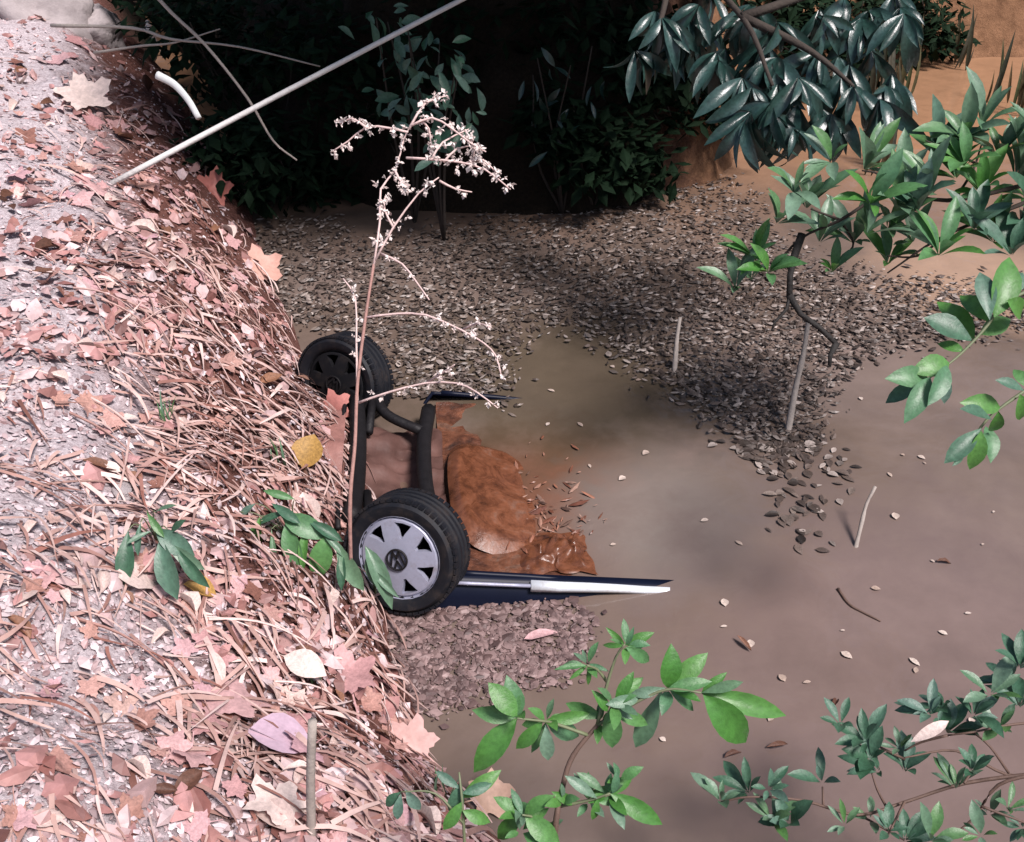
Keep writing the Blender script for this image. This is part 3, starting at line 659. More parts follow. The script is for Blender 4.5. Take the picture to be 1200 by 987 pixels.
for i, (x, y, z, d) in enumerate([q for q in bank_samples(2500, 0.05, 3.0, ymin=5.0, ymax=11, seed=44) if proj(q)[1] < 340][:70]):
    k = rnd.choices(['lobed', 'pink', 'oval', 'brown'], [0.3, 0.35, 0.25, 0.1])[0]; lay_leaf(k, x, y, z, rnd.uniform(0.14, 0.26), 3000 + i)
def special(me_or_kind, px, py, spx, label, ang=0.0, nrm=None, lift=0.05, cat='leaf', name='dead_leaf', asp=1.0):
    g = ground_hit(px, py); q = proj(g); s = spx / FPX * q[2]; nn = tnormal(g.x, g.y) if nrm is None else Vector(nrm).normalized()
    d = Vector((math.cos(ang), math.sin(ang), 0)); d = (d - nn * d.dot(nn)).normalized()
    o = inst(name, me_or_kind, frame_m(g + Vector((0, 0, lift)), d, nn, s, s * asp)); tag(o, label, cat); return o
TW = Vector((0, -0.75, 0.66))
special(lobed_mesh('dead_leaf', M['deadpink'], 201, 0.15), 268, 832, 105, 'large pink lobed leaf on the path beside a lilac leaf', 0.4)
special(blade_mesh('dead_leaf', plain('lilac_leaf', (0.46, 0.33, 0.40), 0.6, nscale=10), W=0.95, fold=0.1, pk=0.5, droop=0.1), 292, 868, 82, 'squarish lilac dead leaf beside the large pink lobed leaf', 0.2)
special(blade_mesh('dead_leaf', M['deadpale'], W=0.7, fold=0.2, pk=0.4, wav=0.04, seed=3), 140, 690, 62, 'pale cream leaf under the drooping green plant', 0.5)
special(lobed_mesh('dead_leaf', plain('salmon_leaf', (0.56, 0.36, 0.33), 0.6, nscale=10), 203, 0.25), 487, 884, 72, 'salmon lobed leaf on the waterline beside the green sapling', 2.3, (-0.2, -0.6, 0.8), 0.06)
special(lobed_mesh('dead_leaf', plain('peach_leaf', (0.50, 0.33, 0.25), 0.6, nscale=10), 204, 0.2), 572, 945, 66, 'peach coloured leaf lying beneath the green sapling', 0.3, (-0.2, -0.6, 0.8), 0.06)
special(blade_mesh('dead_leaf', M['deadyellow'], W=0.85, fold=0.3, pk=0.5, wav=0.05, seed=4), 356, 556, 44, 'upright yellow-brown leaf near the twiggy plant\'s foot', 1.4, TW, 0.03)
special(blade_mesh('dead_leaf', M['deadyellow'], W=0.6, fold=0.5, pk=0.5, wav=0.05, seed=14), 218, 698, 44, 'orange leaf lying under the green plants on the bank', 0.1)
special(blade_mesh('dead_leaf', M['deadpale'], W=0.75, fold=0.2, pk=0.5, seed=5), 357, 590, 44, 'cream leaf hanging below the yellow-brown leaf', -1.4, TW, 0.07)
special(lobed_mesh('dead_leaf', plain('coral_leaf', (0.50, 0.20, 0.17), 0.6, nscale=10), 206, 0.4), 393, 488, 48, 'coral red crumpled leaf beside the dark far wheel', 0.9, TW, 0.06)
special(lobed_mesh('dead_leaf', plain('brown_pink_leaf', (0.46, 0.26, 0.21), 0.6, nscale=12), 207, 0.8), 305, 322, 62, 'brown-pink curled leaf sticking out over the dark gully', 0.9, TW, 0.05)
special(lobed_mesh('dead_leaf', plain('brick_leaf', (0.40, 0.14, 0.11), 0.6, nscale=12), 208, 0.5), 248, 228, 56, 'brick red pointed leaf at the edge of the dark gully', 0.2, TW, 0.05)
special(lobed_mesh('dead_leaf', M['deadpale'], 209, 0.4), 98, 120, 78, 'broad pale star-shaped leaf high on the bank', 0.9, (0, -0.5, 0.85), 0.06)
special(blade_mesh('dead_leaf', M['deadpale'], W=0.6, fold=0.3, pk=0.5, seed=9), 335, 782, 56, 'cream leaf with turned-up edge above the lilac leaf', -0.4, (0, -0.3, 0.95), 0.06)
special(lobed_mesh('dead_leaf', M['deadpink'], 211, 0.6), 410, 806, 84, 'big pink curled leaf at the foot of the bank', 1.9, (0.1, -0.4, 0.9), 0.06)
special(lobed_mesh('dead_leaf', M['deadpale'], 212, 0.2), 330, 955, 92, 'big pale lobed leaf at the foot of the grey stake', 2.5)
pebble = bmesh.new(); bmesh.ops.create_icosphere(pebble, subdivisions=4, radius=0.5)
for v in pebble.verts: v.co *= 1 + 0.35 * noise.noise(v.co * 2.5) + 0.16 * abs(noise.noise(v.co * 7)) + 0.05 * noise.noise(v.co * 18); v.co.z *= 0.65
pme = bpy.data.meshes.new('stone'); pebble.to_mesh(pme); pme.materials.append(M['rock']); pme.polygons.foreach_set('use_smooth', [True] * len(pme.polygons))
special(pme, 146, 582, 24, 'small round pale stone on the bank above the green plant', 0.3, cat='stone', name='stone', lift=0.02)
special(pme, 45, 18, 150, 'large flat pale rock on top of the bank', 0.3, cat='rock', name='rock', lift=0.0, asp=0.6)
special(pme, 112, 38, 90, 'grey rounded rock at the edge of the bank', 1.2, cat='rock', name='rock', lift=0.0, asp=0.7)

# ------------------------------------------------------------------ floating leaves
def inside(poly, x, y):
    c = False; n = len(poly)
    for i in range(n):
        x0, y0 = poly[i]; x1, y1 = poly[i - 1]
        if (y0 > y) != (y1 > y) and x < (x1 - x0) * (y - y0) / (y1 - y0) + x0: c = not c
    return c
def car_covers(v):
    l = carW(1, 0, 0), carW(0, 1, 0); q = v - car_mid; x, y = q.dot(l[0]), q.dot(l[1])
    return -0.7 < x < 1.35 - 0.35 * (y + 0.8) and abs(y) < 0.92
def mat_points(poly, n, seed, fringe=0.0):
    """points on the water inside an outline given in the photograph, thinning towards its rim"""
    rs = np.random.RandomState(seed); xs = [p[0] for p in poly]; ys = [p[1] for p in poly]; out = []
    for _k in range(30):
        c = []
        for _q in range(n):
            px, py = rs.uniform(min(xs) - 25, max(xs) + 25), rs.uniform(min(ys) - 25, max(ys) + 25)
            if not inside(poly, px + rs.normal(0, 12), py + rs.normal(0, 9)): continue
            v = on_z(px, py, 0.0)
            if not car_covers(v): c.append(v)
        h = terrain(np.array([v.x for v in c]), np.array([v.y for v in c]))
        out += [(v.x, v.y, 0.004) for v, q in zip(c, h) if q <= 0]
        if len(out) >= n: break
    return out[:n]
MAT_BIG = [(300, 350), (280, 265), (395, 258), (420, 285), (560, 262), (700, 240), (800, 205), (870, 215), (905, 270), (960, 310), (1040, 330), (1200, 335), (1210, 385), (1060, 405), (1000, 430), (960, 470), (965, 520), (900, 545), (830, 490), (760, 445), (690, 392), (630, 375), (590, 440), (585, 485), (470, 480), (468, 420), (430, 385), (360, 385)]
MAT_TAIL = [(880, 510), (960, 505), (1000, 560), (980, 590), (950, 640), (915, 610), (900, 560)]
MAT_LOW = [(455, 725), (540, 705), (640, 700), (685, 722), (690, 760), (660, 800), (600, 805), (540, 822), (470, 850), (455, 800)]
ptsA = mat_points(MAT_BIG, 14000, 51) + mat_points(MAT_TAIL, 90, 52)
order = sorted(range(len(ptsA)), key=lambda i: ptsA[i][1]); near_idx = set(order[:230])
flt_me = [blade_mesh('floating_leaf', M['float'], W=0.5 + 0.1 * k, fold=0.08 * (k - 1), droop=0.05, curl=0.03, ns=4, wav=0.03, seed=70 + k) for k in range(4)]
flp_me = [blade_mesh('floating_leaf', M['floatpale'], W=0.45 + 0.15 * k, fold=0.1 * (k - 0.5), droop=0.05, curl=0.04, ns=4, wav=0.03, seed=80 + k) for k in range(3)]
RIM = [(on_z(923, 508), 'by the leaning grey stick'), (on_z(790, 438), 'by the faint standing stick'), (on_z(935, 600), 'in its trailing tail'), (on_z(520, 440), 'between dark wheel and open water'), (on_z(690, 400), 'at the olive open water'), (on_z(1080, 390), 'beneath the deep green spray')]
for i in sorted(near_idx):
    x, y, z = ptsA[i]; an = rnd.uniform(0, 6.28); s = rnd.uniform(0.045, 0.095)
    o = inst('floating_leaf', flt_me[i % 4], frame_m((x, y, 0.008), (math.cos(an), math.sin(an), rnd.uniform(0, .06)), Vector((rnd.uniform(-.1, .1), rnd.uniform(-.1, .1), 1)), s, s * rnd.uniform(.6, 1.1)))
    tag(o, 'small dull brown leaf floating at the raft\'s rim ' + min((((x - q[0]) ** 2 + (y - q[1]) ** 2), t) for q, t in RIM)[1], 'floating leaf', 'leaves at the rim of the floating raft')
scatter_chips('floating_leaf_raft', [ptsA[i] for i in range(len(ptsA)) if i not in near_idx], 0.025, 0.085, M['float'], 'dense raft of dull brown leaves floating under the dark bank', 'leaf raft', lift=0.018, tilt=0.12, nrm=False, asp=(0.25, 0.6))
scatter_chips('floating_debris', mat_points(MAT_LOW, 3400, 53), 0.010, 0.075, leaf_mat('wet_debris', [(0.06, 0.036, 0.034), (0.16, 0.105, 0.10), (0.26, 0.18, 0.17), (0.10, 0.06, 0.055)], trans=0.0, nscale=14), 'fine brown leaf debris floating below the car\'s sill', 'debris', lift=0.010, tilt=0.2, nrm=False)
special(blade_mesh('floating_leaf', M['deadpink'], W=0.32, fold=0.3, droop=0.1, wav=0.04, seed=6), 614, 757, 44, 'long pink leaf floating on the fine debris below the sill', 0.35, (0, 0, 1), 0.03, 'floating leaf', 'floating_leaf')
lone = [(876, 502), (745, 447), (720, 432), (683, 501), (1095, 660), (850, 712), (852, 735), (985, 765), (1060, 535), (1085, 545), (1075, 535), (920, 800), (1065, 772), (1072, 790), (905, 840), (950, 800), (1110, 745), (780, 870), (650, 460), (640, 500), (1050, 610), (1130, 720), (1020, 690), (880, 760), (990, 740), (1150, 640), (1010, 470), (1080, 470), (830, 610), (760, 530), (870, 640), (812, 465), (1140, 850), (1045, 560), (715, 640), (733, 560), (690, 545), (1165, 600)]
for i, (px, py) in enumerate(lone):
    v = on_z(px, py); an = rnd.uniform(0, 6.28)
    o = inst('floating_leaf', flp_me[i % 3], frame_m((v.x, v.y, 0.008), (math.cos(an), math.sin(an), 0.03), (0, 0, 1), rnd.uniform(0.02, 0.062)))
    tag(o, 'small pale leaf floating alone on the open brown water', 'floating leaf', 'pale leaves on the open water')
for i, (px, py) in enumerate([(1097, 660), (848, 890), (898, 878), (880, 765), (975, 832)]):
    v = on_z(px, py); an = [0.0, 0.4, 0.1, 2.2, 1.0][i]
    o = inst('floating_leaf', KIND['brown'][0][i % 4], frame_m((v.x, v.y, 0.012), (math.cos(an), math.sin(an), 0), (0, 0, 1), 0.09, 0.05)); tag(o, 'dark curled leaf floating on the open brown water', 'floating leaf', 'dark leaves on the open water')

# crumpled clay-stained debris where the floor pan enters the water
rr = random.Random(77); pts = []
for i in range(150):
    px, py = rr.gauss(620, 36), rr.gauss(598, 32)
    if i > 80: px, py = rr.gauss(640, 40), rr.gauss(620, 30)
    if not (545 < px < 720 and 480 < py < 655): continue
    v = on_z(px, py, 0.0); l = v - car_mid; cx, cy = l.dot(carW(1, 0, 0)), l.dot(carW(0, 1, 0))
    zc = (car_mid + carW(cx, cy, -0.13)).z
    pts.append((v.x, v.y, max(0.004, min(zc, 0.12))))
scatter_chips('clay_debris', pts, 0.03, 0.13, leaf_mat('clay_debris', [(0.10, 0.035, 0.022), (0.24, 0.10, 0.06), (0.34, 0.21, 0.16), (0.07, 0.04, 0.03)], trans=0, rough=0.4), 'reddish clay-stained scraps heaped against the car\'s underside', 'debris', lift=0.01, tilt=0.3, nrm=False, asp=(0.12, 0.4))

# ------------------------------------------------------------------ sticks, pole, strip
def stick(name, label, cat, pix, r0, r1, mat, group=None, sides=7, sn=4, wob=0.15):
    pts = [P(*p) if len(p) == 3 else ground_hit(*p) for p in pix]
    o = tube(name, pts, r0, r1, mat, None, sides, origin=pts[0], wob=wob, smoothn=sn); tag(o, label, cat, group); return o
g = ground_hit(128, 216); tg = proj(g)[2]
stick('pole', 'long straight pale pole rising from the bank over the dark gully', 'pole', [(128, 217, tg), (330, 110, tg + 0.05), (560, -10, tg + 0.1), (760, -112, tg + 0.2)], 0.022, 0.016, M['pole'], wob=0.03)
stick('bare_twig', 'thin bare grey twig slanting down behind the pale pole', 'twig', [(120, -90, 7.6), (187, 0, 7.6), (240, 52, 7.6), (290, 115, 7.6), (320, 165, 7.7), (348, 188, 7.7)], 0.016, 0.006, M['stick'])
stick('bare_twig', 'thin bare grey twig reaching sideways from the bank top', 'twig', [(60, 30, 8.2), (155, 33, 8.0), (200, 46, 7.9), (280, 55, 7.8), (375, 78, 7.8)], 0.015, 0.006, M['stick'])
stick('bare_twig', 'short forked grey twig below the sideways twig', 'twig', [(110, 62, 8.1), (165, 54, 8.0), (205, 50, 7.9), (258, 34, 7.9)], 0.012, 0.005, M['stick'])
V = []; F = []
arc = spline([P(184, 88, 7.5), P(203, 100, 7.5), P(218, 120, 7.5), P(229, 144, 7.5)], 5)
ori = arc[0]; V, F = tube_data([p - ori for p in arc], 0.032, 0.024, 8)
for i, v in enumerate(V): V[i] = Vector((v.x, v.y * 0.5, v.z))
o = mesh_obj('curved_strip', V, F, M['white']); o.location = ori; tag(o, 'curved white strip standing at the edge of the bank', 'strip')
a = ground_hit(362, 985); b2 = P(366, 845, proj(a)[2] - 0.25); o = tube('stake', [a - Vector((0, 0, .1)), (a + b2) / 2, b2], 0.016, 0.014, M['stick'], None, 7, origin=a, wob=0.1, smoothn=3); tag(o, 'thin grey stake standing among big leaves on the bank', 'stake')
def water_stick(pa, pb, r, label, lift=0.25):
    a = on_z(*pa, 0.0); b = on_z(*pb, lift); o = tube('water_stick', [a - (b - a) * 0.4 + Vector((0, 0, -0.12)), a, a.lerp(b, .4) + rv(.012), a.lerp(b, .7) + rv(.012), b], r, r * 0.6, M['stick'], None, 7, origin=a, wob=0.3, smoothn=3); tag(o, label, 'stick'); return o
water_stick((923, 508), (947, 378), 0.024, 'grey stick leaning up out of the floating leaf raft', 0.55)
water_stick((1003, 640), (1026, 570), 0.014, 'pale stick poking from the open brown water beyond the raft', 0.25)
water_stick((790, 438), (797, 372), 0.02, 'faint grey stick standing within the leaf raft', 0.3)
pts = [on_z(*p, 0.006) for p in ((982, 690), (995, 708), (1012, 718), (1032, 728))]
o = tube('floating_twig', pts, 0.008, 0.004, M['stem'], None, 6, origin=pts[0], wob=0.2, smoothn=4); tag(o, 'dark bent twig floating on the open water', 'twig')
hb = empty('hanging_dead_branch', P(940, 274, 5.1)); tag(hb, 'black broken branch hanging below the green bough', 'dead branch')
for nm, pts, r0, r1 in (('branch', [(940, 274), (931, 300), (926, 322), (925, 348)], .022, .017), ('fork', [(925, 346), (938, 368), (960, 384), (982, 405)], .017, .012), ('fork', [(926, 344), (922, 362), (908, 378), (904, 388)], .011, .004), ('fork', [(980, 403), (973, 416), (972, 430)], .016, .010)):
    tube(nm, [P(x, y, 5.1) - hb.location for x, y in pts], r0, r1, M['blackbark'], hb, 6, wob=.35)

# ------------------------------------------------------------------ plants
def plant(name, label, cat, base, group=None):
    e = empty(name, base); tag(e, label, cat, group); return e
def pstem(pl, pts, r0, r1, mat, name='stem', sides=6, sn=4):
    return tube(name, [Vector(p) - pl.location for p in pts], r0, r1, mat, pl, sides, wob=0.1, smoothn=sn)
def pleaf(pl, me, pos, d, up, s, sy=None, roll=0.0, name='leaf'): return inst(name, me, frame_m(pos, d, up, s, sy, roll), pl)
CAMV = Vector((0, -0.6, 0.75))
g_me = [blade_mesh('leaf', M['green'], W=0.38 + 0.05 * k, fold=0.25, droop=0.12 + 0.08 * k, pk=0.5, wav=0.02, seed=300 + k) for k in range(3)]
p_me = [blade_mesh('leaf', M['paleGreen'], W=0.28 + 0.04 * k, fold=0.3, droop=0.05 + 0.1 * k, pk=0.6, wav=0.015, seed=310 + k) for k in range(3)]
d_me = [blade_mesh('leaf', M['darkGreen'], W=0.36 + 0.05 * k, fold=0.3, droop=0.08 + 0.1 * k, pk=0.58, wav=0.02, seed=320 + k) for k in range(3)]
c_me = [blade_mesh('leaf', M['canopy'], W=0.36 + 0.06 * k, fold=0.3, droop=0.15 + 0.1 * k, pk=0.5, wav=0.02, seed=330 + k) for k in range(3)]
def pixleaf(pl, mes, pa, pb, t, dt=0.0, wid=1.0, i=0, jit=0.25):
    """leaf whose base and tip show at two points of the photograph; dt pushes the tip away or nearer"""
    a, b = P(*pa, t), P(*pb, t + dt); up = CAMV + rv(jit); s = (b - a).length * 1.06
    return pleaf(pl, mes[i % len(mes)], a, b - a, up, s, s * wid)

def rosette(pl, mes, tip, d, n, L, spread=0.9, wid=1.0, flat=0.0):
    d = Vector(d).normalized(); a = d.orthogonal().normalized(); b = d.cross(a); ph = rnd.uniform(0, 6.28)
    for k in range(n):
        an = ph + 2.4 * k + rnd.uniform(-.5, .5); r = spread * rnd.uniform(0.35, 1.3)
        dd = (d * (1.0 - 0.25 * r) + (a * math.cos(an) + b * math.sin(an)) * r); dd.z += rnd.uniform(-0.1, 0.15)
        up = d * 0.8 + Vector((0, -0.2, 0.9)) + rv(0.25); s = L * rnd.uniform(0.5, 1.2)
        pleaf(pl, mes[k % len(mes)], tip + dd.normalized() * 0.01, dd, up, s, s * wid)
# twiggy seed-head plant in front of the wheels
TD = 4.55
base = ground_hit(408, 640); base = P(408, 628, TD)
base = Vector((base.x, base.y, base.z))
tw = plant('twiggy_plant', 'bare pinkish twiggy plant with pale seed heads before the wheels', 'plant', base)
def TP(px, py, k=0.0): return P(px, py, TD + k)
gz = tz(base.x, base.y)
pstem(tw, [Vector((base.x - 0.02, base.y - 0.02, gz - 0.05)), TP(410, 600), TP(416, 520), TP(419, 450), TP(428, 375), TP(438, 310)], 0.010, 0.0065, M['twigstem'], sn=5)
brs = [([(419, 470), (419, 400), (415, 350), (403, 328)], 0.0), ([(438, 312), (444, 260), (447, 222), (463, 200), (472, 165), (480, 148)], 0.05), ([(440, 305), (462, 268), (490, 228), (515, 208)], -0.08),
       ([(446, 297), (470, 308), (490, 330), (502, 352)], -0.15), ([(429, 372), (465, 367), (500, 370), (540, 388), (566, 402), (582, 418), (586, 440)], -0.2), ([(420, 472), (455, 460), (500, 449), (535, 450), (560, 460), (584, 478)], -0.25),
       ([(478, 155), (455, 150), (430, 150), (408, 165), (388, 178)], 0.1), ([(480, 148), (505, 138), (530, 150), (552, 168), (568, 178)], -0.05), ([(476, 185), (510, 188), (540, 192), (570, 200), (598, 222)], -0.1), ([(515, 212), (535, 222), (552, 226)], 0), ([(492, 140), (502, 152), (506, 172)], 0.05), ([(545, 152), (556, 172), (552, 190)], 0.02), ([(463, 200), (470, 215), (480, 218)], 0.0), ([(520, 190), (535, 176), (560, 172)], 0.04), ([(480, 150), (500, 122), (524, 112)], 0.05), ([(545, 192), (566, 188), (588, 208)], 0.0), ([(430, 150), (414, 138), (398, 146)], 0.1), ([(540, 388), (558, 380), (574, 384)], -0.2), ([(500, 449), (520, 436), (532, 428)], -0.2), ([(462, 268), (450, 246), (452, 230)], 0.05), ([(505, 188), (520, 168), (548, 150)], 0.03)]
def seed_head_mesh(seed):
    rr = random.Random(seed); V = []; F = []
    for k in range(7):                      # a ragged cluster of small dry bracts
        d = Vector((rr.gauss(0, 1), rr.gauss(0, 1), rr.gauss(0, 1))).normalized(); e = d.orthogonal().normalized(); e.rotate(Quaternion(d, rr.uniform(0, 6.28))); f = d.cross(e); L = rr.uniform(.35, .75); b = len(V)
        V += [Vector((0, 0, 0)), d * L * .55 + e * L * .3, d * L * .5 + f * .12, d * L * .55 - e * L * .3, d * L]; F += [(b, b + 2, b + 1), (b, b + 3, b + 2), (b + 1, b + 2, b + 4), (b + 2, b + 3, b + 4)]
    me = bpy.data.meshes.new('seed_head'); me.from_pydata([tuple(v) for v in V], [], F); me.materials.append(M['bud']); me.update(); return me
bud_mes = [seed_head_mesh(k) for k in range(5)]
for pts, k in brs:
    w = [TP(x, y, k * i / (len(pts) - 1)) for i, (x, y) in enumerate(pts)]
    pstem(tw, [w[0]] + [q + rv(0.006) for q in w[1:]], 0.006, 0.003, M['twig'], 'branch', 5, 2)
    sp = spline(w, 5); top = pts[-1][1] < 260
    for i, p in enumerate(sp):
        if i < 3: continue
        pr = (0.85 if top else 1.0)
        for q in range(2 if top else 1):
            if rnd.random() < pr * 0.6:
                s = rnd.uniform(0.018, 0.055) * (1.0 if top else 0.85); inst('seed_head', bud_mes[rnd.randrange(5)], frame_m(p + rv(0.022), rv() + Vector((0.01, 0, 0)), (0, 0, 1), s), tw)

# sapling at the bottom, leaves as seen
SD = 3.05
sb = plant('green_sapling', 'bright green broad-leaved sapling rooted at the foot of the bank', 'sapling', P(655, 1040, SD))
pstem(sb, [sb.location - Vector((0, 0, 0.5)), P(650, 985, SD), P(660, 920, SD), P(672, 885, SD), P(700, 850, SD)], 0.010, 0.007, M['stem'])
for pts in ([(700, 850), (712, 800), (722, 770), (732, 755)], [(700, 850), (740, 826), (782, 808), (822, 812)], [(690, 862), (650, 848), (635, 845), (606, 842)], [(712, 800), (700, 785), (688, 780)], [(655, 945), (690, 938), (715, 930)], [(648, 985), (628, 960), (612, 955)]):
    pstem(sb, [P(x, y, SD - 0.03 * i) for i, (x, y) in enumerate(pts)], 0.006, 0.003, M['greenstem'], 'branch', 5)
SL = [((732, 756), (712, 737), .6), ((732, 756), (764, 742), .8), ((733, 758), (766, 778), .7), ((732, 757), (706, 756), .6), ((734, 756), (742, 738), .6), ((735, 757), (755, 760), .5),
      ((688, 780), (652, 783), .5), ((688, 780), (668, 796), .5), ((690, 780), (690, 804), .5), ((690, 778), (712, 786), .6), ((687, 778), (676, 766), .6),
      ((782, 806), (790, 764), 1.0), ((782, 806), (828, 768), 1.0), ((784, 808), (816, 832), .8), ((780, 806), (742, 815), .9), ((782, 808), (832, 798), .8), ((776, 808), (745, 878), .9), ((752, 818), (717, 825), .9),
      ((822, 812), (922, 838), .6), ((822, 812), (866, 850), .7), ((824, 814), (884, 878), .8), ((822, 812), (868, 800), .9), ((822, 812), (850, 790), .7),
      ((606, 842), (552, 905), .75), ((606, 840), (575, 802), 1.3), ((606, 840), (556, 835), .9), ((606, 842), (598, 800), 1.0), ((635, 845), (612, 850), 1.2), ((640, 848), (642, 892), 1.2), ((640, 846), (682, 866), .9), ((640, 844), (690, 838), .8), ((636, 846), (604, 880), .8), ((640, 846), (625, 880), .8),
      ((716, 828), (718, 878), 1.1), ((705, 840), (664, 826), .9), ((712, 834), (700, 812), .8), ((715, 830), (760, 850), .8), ((715, 828), (740, 842), .8), ((720, 820), (752, 795), .8),
      ((715, 930), (776, 966), .8), ((712, 932), (742, 908), .8), ((700, 936), (668, 912), .8), ((700, 936), (695, 962), .9), ((718, 930), (724, 906), .7), ((700, 940), (735, 935), .7), ((676, 942), (650, 930), .8),
      ((612, 955), (580, 985), .9), ((615, 956), (655, 990), 1.0), ((612, 955), (600, 925), .8), ((625, 962), (640, 1000), .9)]
for i, (a, b, w) in enumerate(SL):
    t = SD + rnd.uniform(-0.06, 0.04); pixleaf(sb, g_me if rnd.random() < 0.7 else p_me, a, b, t, rnd.uniform(-0.06, 0.04), w * 1.0, i)
for (x, y, n, L) in [(733, 757, 4, .06), (688, 780, 4, .06), (640, 846, 4, .08), (608, 840, 3, .09), (784, 808, 4, .08), (720, 826, 5, .09), (704, 846, 4, .08), (712, 932, 6, .10), (690, 940, 5, .09), (725, 915, 4, .07), (660, 940, 4, .08), (640, 975, 5, .1), (612, 955, 4, .1), (610, 975, 4, .1)]:
    rosette(sb, g_me + p_me, P(x, y, SD + rnd.uniform(-.03, .05)), (rnd.uniform(-.3, .3), -.3, .8), n, L, 1.1, .9)
# thin shoot left of it
sh = plant('slender_shoot', 'slender shoot with drooping green leaves between salmon and peach leaves', 'shoot', P(545, 1020, 2.95))
pstem(sh, [sh.location - Vector((0, 0, 0.3)), P(543, 960, 2.95), P(538, 905, 2.95)], 0.006, 0.003, M['greenstem'])
for i, (a, b, w) in enumerate([((540, 925), (512, 905), .8), ((540, 930), (575, 920), .8), ((540, 915), (530, 960), .8), ((470, 930), (465, 960), 1.0), ((475, 925), (492, 950), 1.0), ((470, 928), (450, 945), .9), ((541, 935), (585, 905), .8), ((541, 940), (520, 975), .8), ((542, 950), (575, 965), .8)]): pixleaf(sh, d_me if i < 6 else g_me, a, b, 2.95 + rnd.uniform(-.05, .05), 0, w * 1.1, i)
pstem(sh, [P(543, 965, 2.95), P(510, 930, 2.95), P(470, 928, 2.95)], 0.004, 0.002, M['greenstem'], 'branch', 5)

# lower right shrub
BD = 3.35
br = plant('evergreen_shrub', 'shrub with small dark green rosettes leaning over the open water', 'shrub', Vector((2.05, 1.15, tz(2.05, 1.15))))
root = br.location.copy()
hub = P(1225, 905, BD)
pstem(br, [root - Vector((0, 0, 0.05)), root.lerp(hub, 0.5) + Vector((0.15, 0.1, 0.1)), hub], 0.02, 0.011, M['stem'])
BB = [[(1225, 905), (1130, 918), (1060, 940), (1005, 955), (940, 938), (880, 934), (845, 940)], [(1225, 905), (1180, 908), (1120, 880), (1060, 888)], [(1060, 890), (1020, 870), (985, 850)], [(1225, 845), (1180, 850), (1140, 858), (1110, 862)], [(1182, 906), (1160, 875), (1140, 858)],
      [(1225, 905), (1170, 920), (1140, 960), (1100, 990)], [(1040, 948), (1028, 925), (1020, 900)], [(965, 946), (964, 922)], [(1005, 955), (1020, 962), (1060, 985)], [(1060, 940), (1040, 980)], [(1150, 945), (1190, 960), (1230, 975)], [(1130, 918), (1138, 905)], [(1110, 862), (1080, 870), (1060, 880)], [(920, 936), (905, 955)]]
for k, pts in enumerate(BB): pstem(br, [P(x, y, BD + 0.06 * math.sin(i + k)) for i, (x, y) in enumerate(pts)], 0.007 if k in (0, 1, 5) else 0.005, 0.003, M['stem'], 'branch', 5)
RO = [(845, 940, 7), (878, 930, 7), (900, 925, 8), (905, 962, 8), (925, 965, 6), (964, 918, 6), (1020, 890, 9), (1015, 870, 9), (1030, 905, 8), (985, 850, 7), (1055, 878, 8), (1090, 838, 9), (1110, 860, 9), (1105, 830, 8), (1140, 840, 9), (1160, 815, 9), (1185, 800, 10), (1195, 785, 8), (1170, 855, 8), (1138, 905, 8), (1120, 925, 7), (1060, 985, 9), (1090, 985, 8), (1040, 975, 6), (1160, 955, 7), (1180, 950, 8), (1198, 970, 8), (1020, 962, 6), (1150, 980, 7), (990, 968, 5), (1060, 905, 6), (1195, 830, 8)]
for (x, y, n) in RO:
    dd = Vector((rnd.uniform(-0.7, 0.1), rnd.uniform(-0.2, 0.3), rnd.uniform(0.3, 1.0))); rosette(br, d_me if rnd.random() < 0.7 else p_me, P(x, y, BD + rnd.uniform(-0.12, 0.1)), dd, n + rnd.choice((-2, -1, 0, 1)), rnd.uniform(0.08, 0.125), 0.95, rnd.uniform(.75, 1.05))
pixleaf(br, [blade_mesh('leaf', M['deadpale'], W=0.28, fold=0.4)], (1112, 845), (1070, 868), BD - 0.1, 0, 1.0)['label'] = 'withered cream leaf'

# right bough with pale rosettes
GD = 5.1
n_me = [blade_mesh('leaf', M['green'], W=0.3 + 0.04 * k, fold=0.3, droop=0.1 + 0.1 * k, pk=0.58, seed=340 + k) for k in range(3)]
rb = plant('rosette_bough_shrub', 'broad-leaved shrub whose bough of pale green rosettes overhangs the leaf raft', 'shrub', Vector((4.3, 3.9, tz(4.3, 3.9))))
h0 = P(1260, 200, GD)
pstem(rb, [rb.location - Vector((0, 0, .05)), rb.location.lerp(h0, 0.55) + Vector((0.2, 0, 0.3)), h0], 0.03, 0.016, M['bark'])
GB = [[(1260, 200), (1180, 222), (1110, 235), (1040, 228), (985, 258), (938, 280), (900, 320), (862, 348)], [(1260, 215), (1170, 250), (1100, 280), (1040, 320)], [(1150, 195), (1120, 180), (1085, 165)], [(1040, 228), (1030, 205), (1010, 200)], [(985, 258), (950, 245)], [(1120, 232), (1140, 200), (1150, 170)], [(1110, 275), (1075, 300), (1040, 300)], [(985, 258), (1000, 285), (990, 300)]]
for k, pts in enumerate(GB): pstem(rb, [P(x, y, GD + 0.08 * math.sin(i * 1.3 + k)) for i, (x, y) in enumerate(pts)], 0.013 if k < 2 else 0.008, 0.004, M['bark'], 'branch', 6)
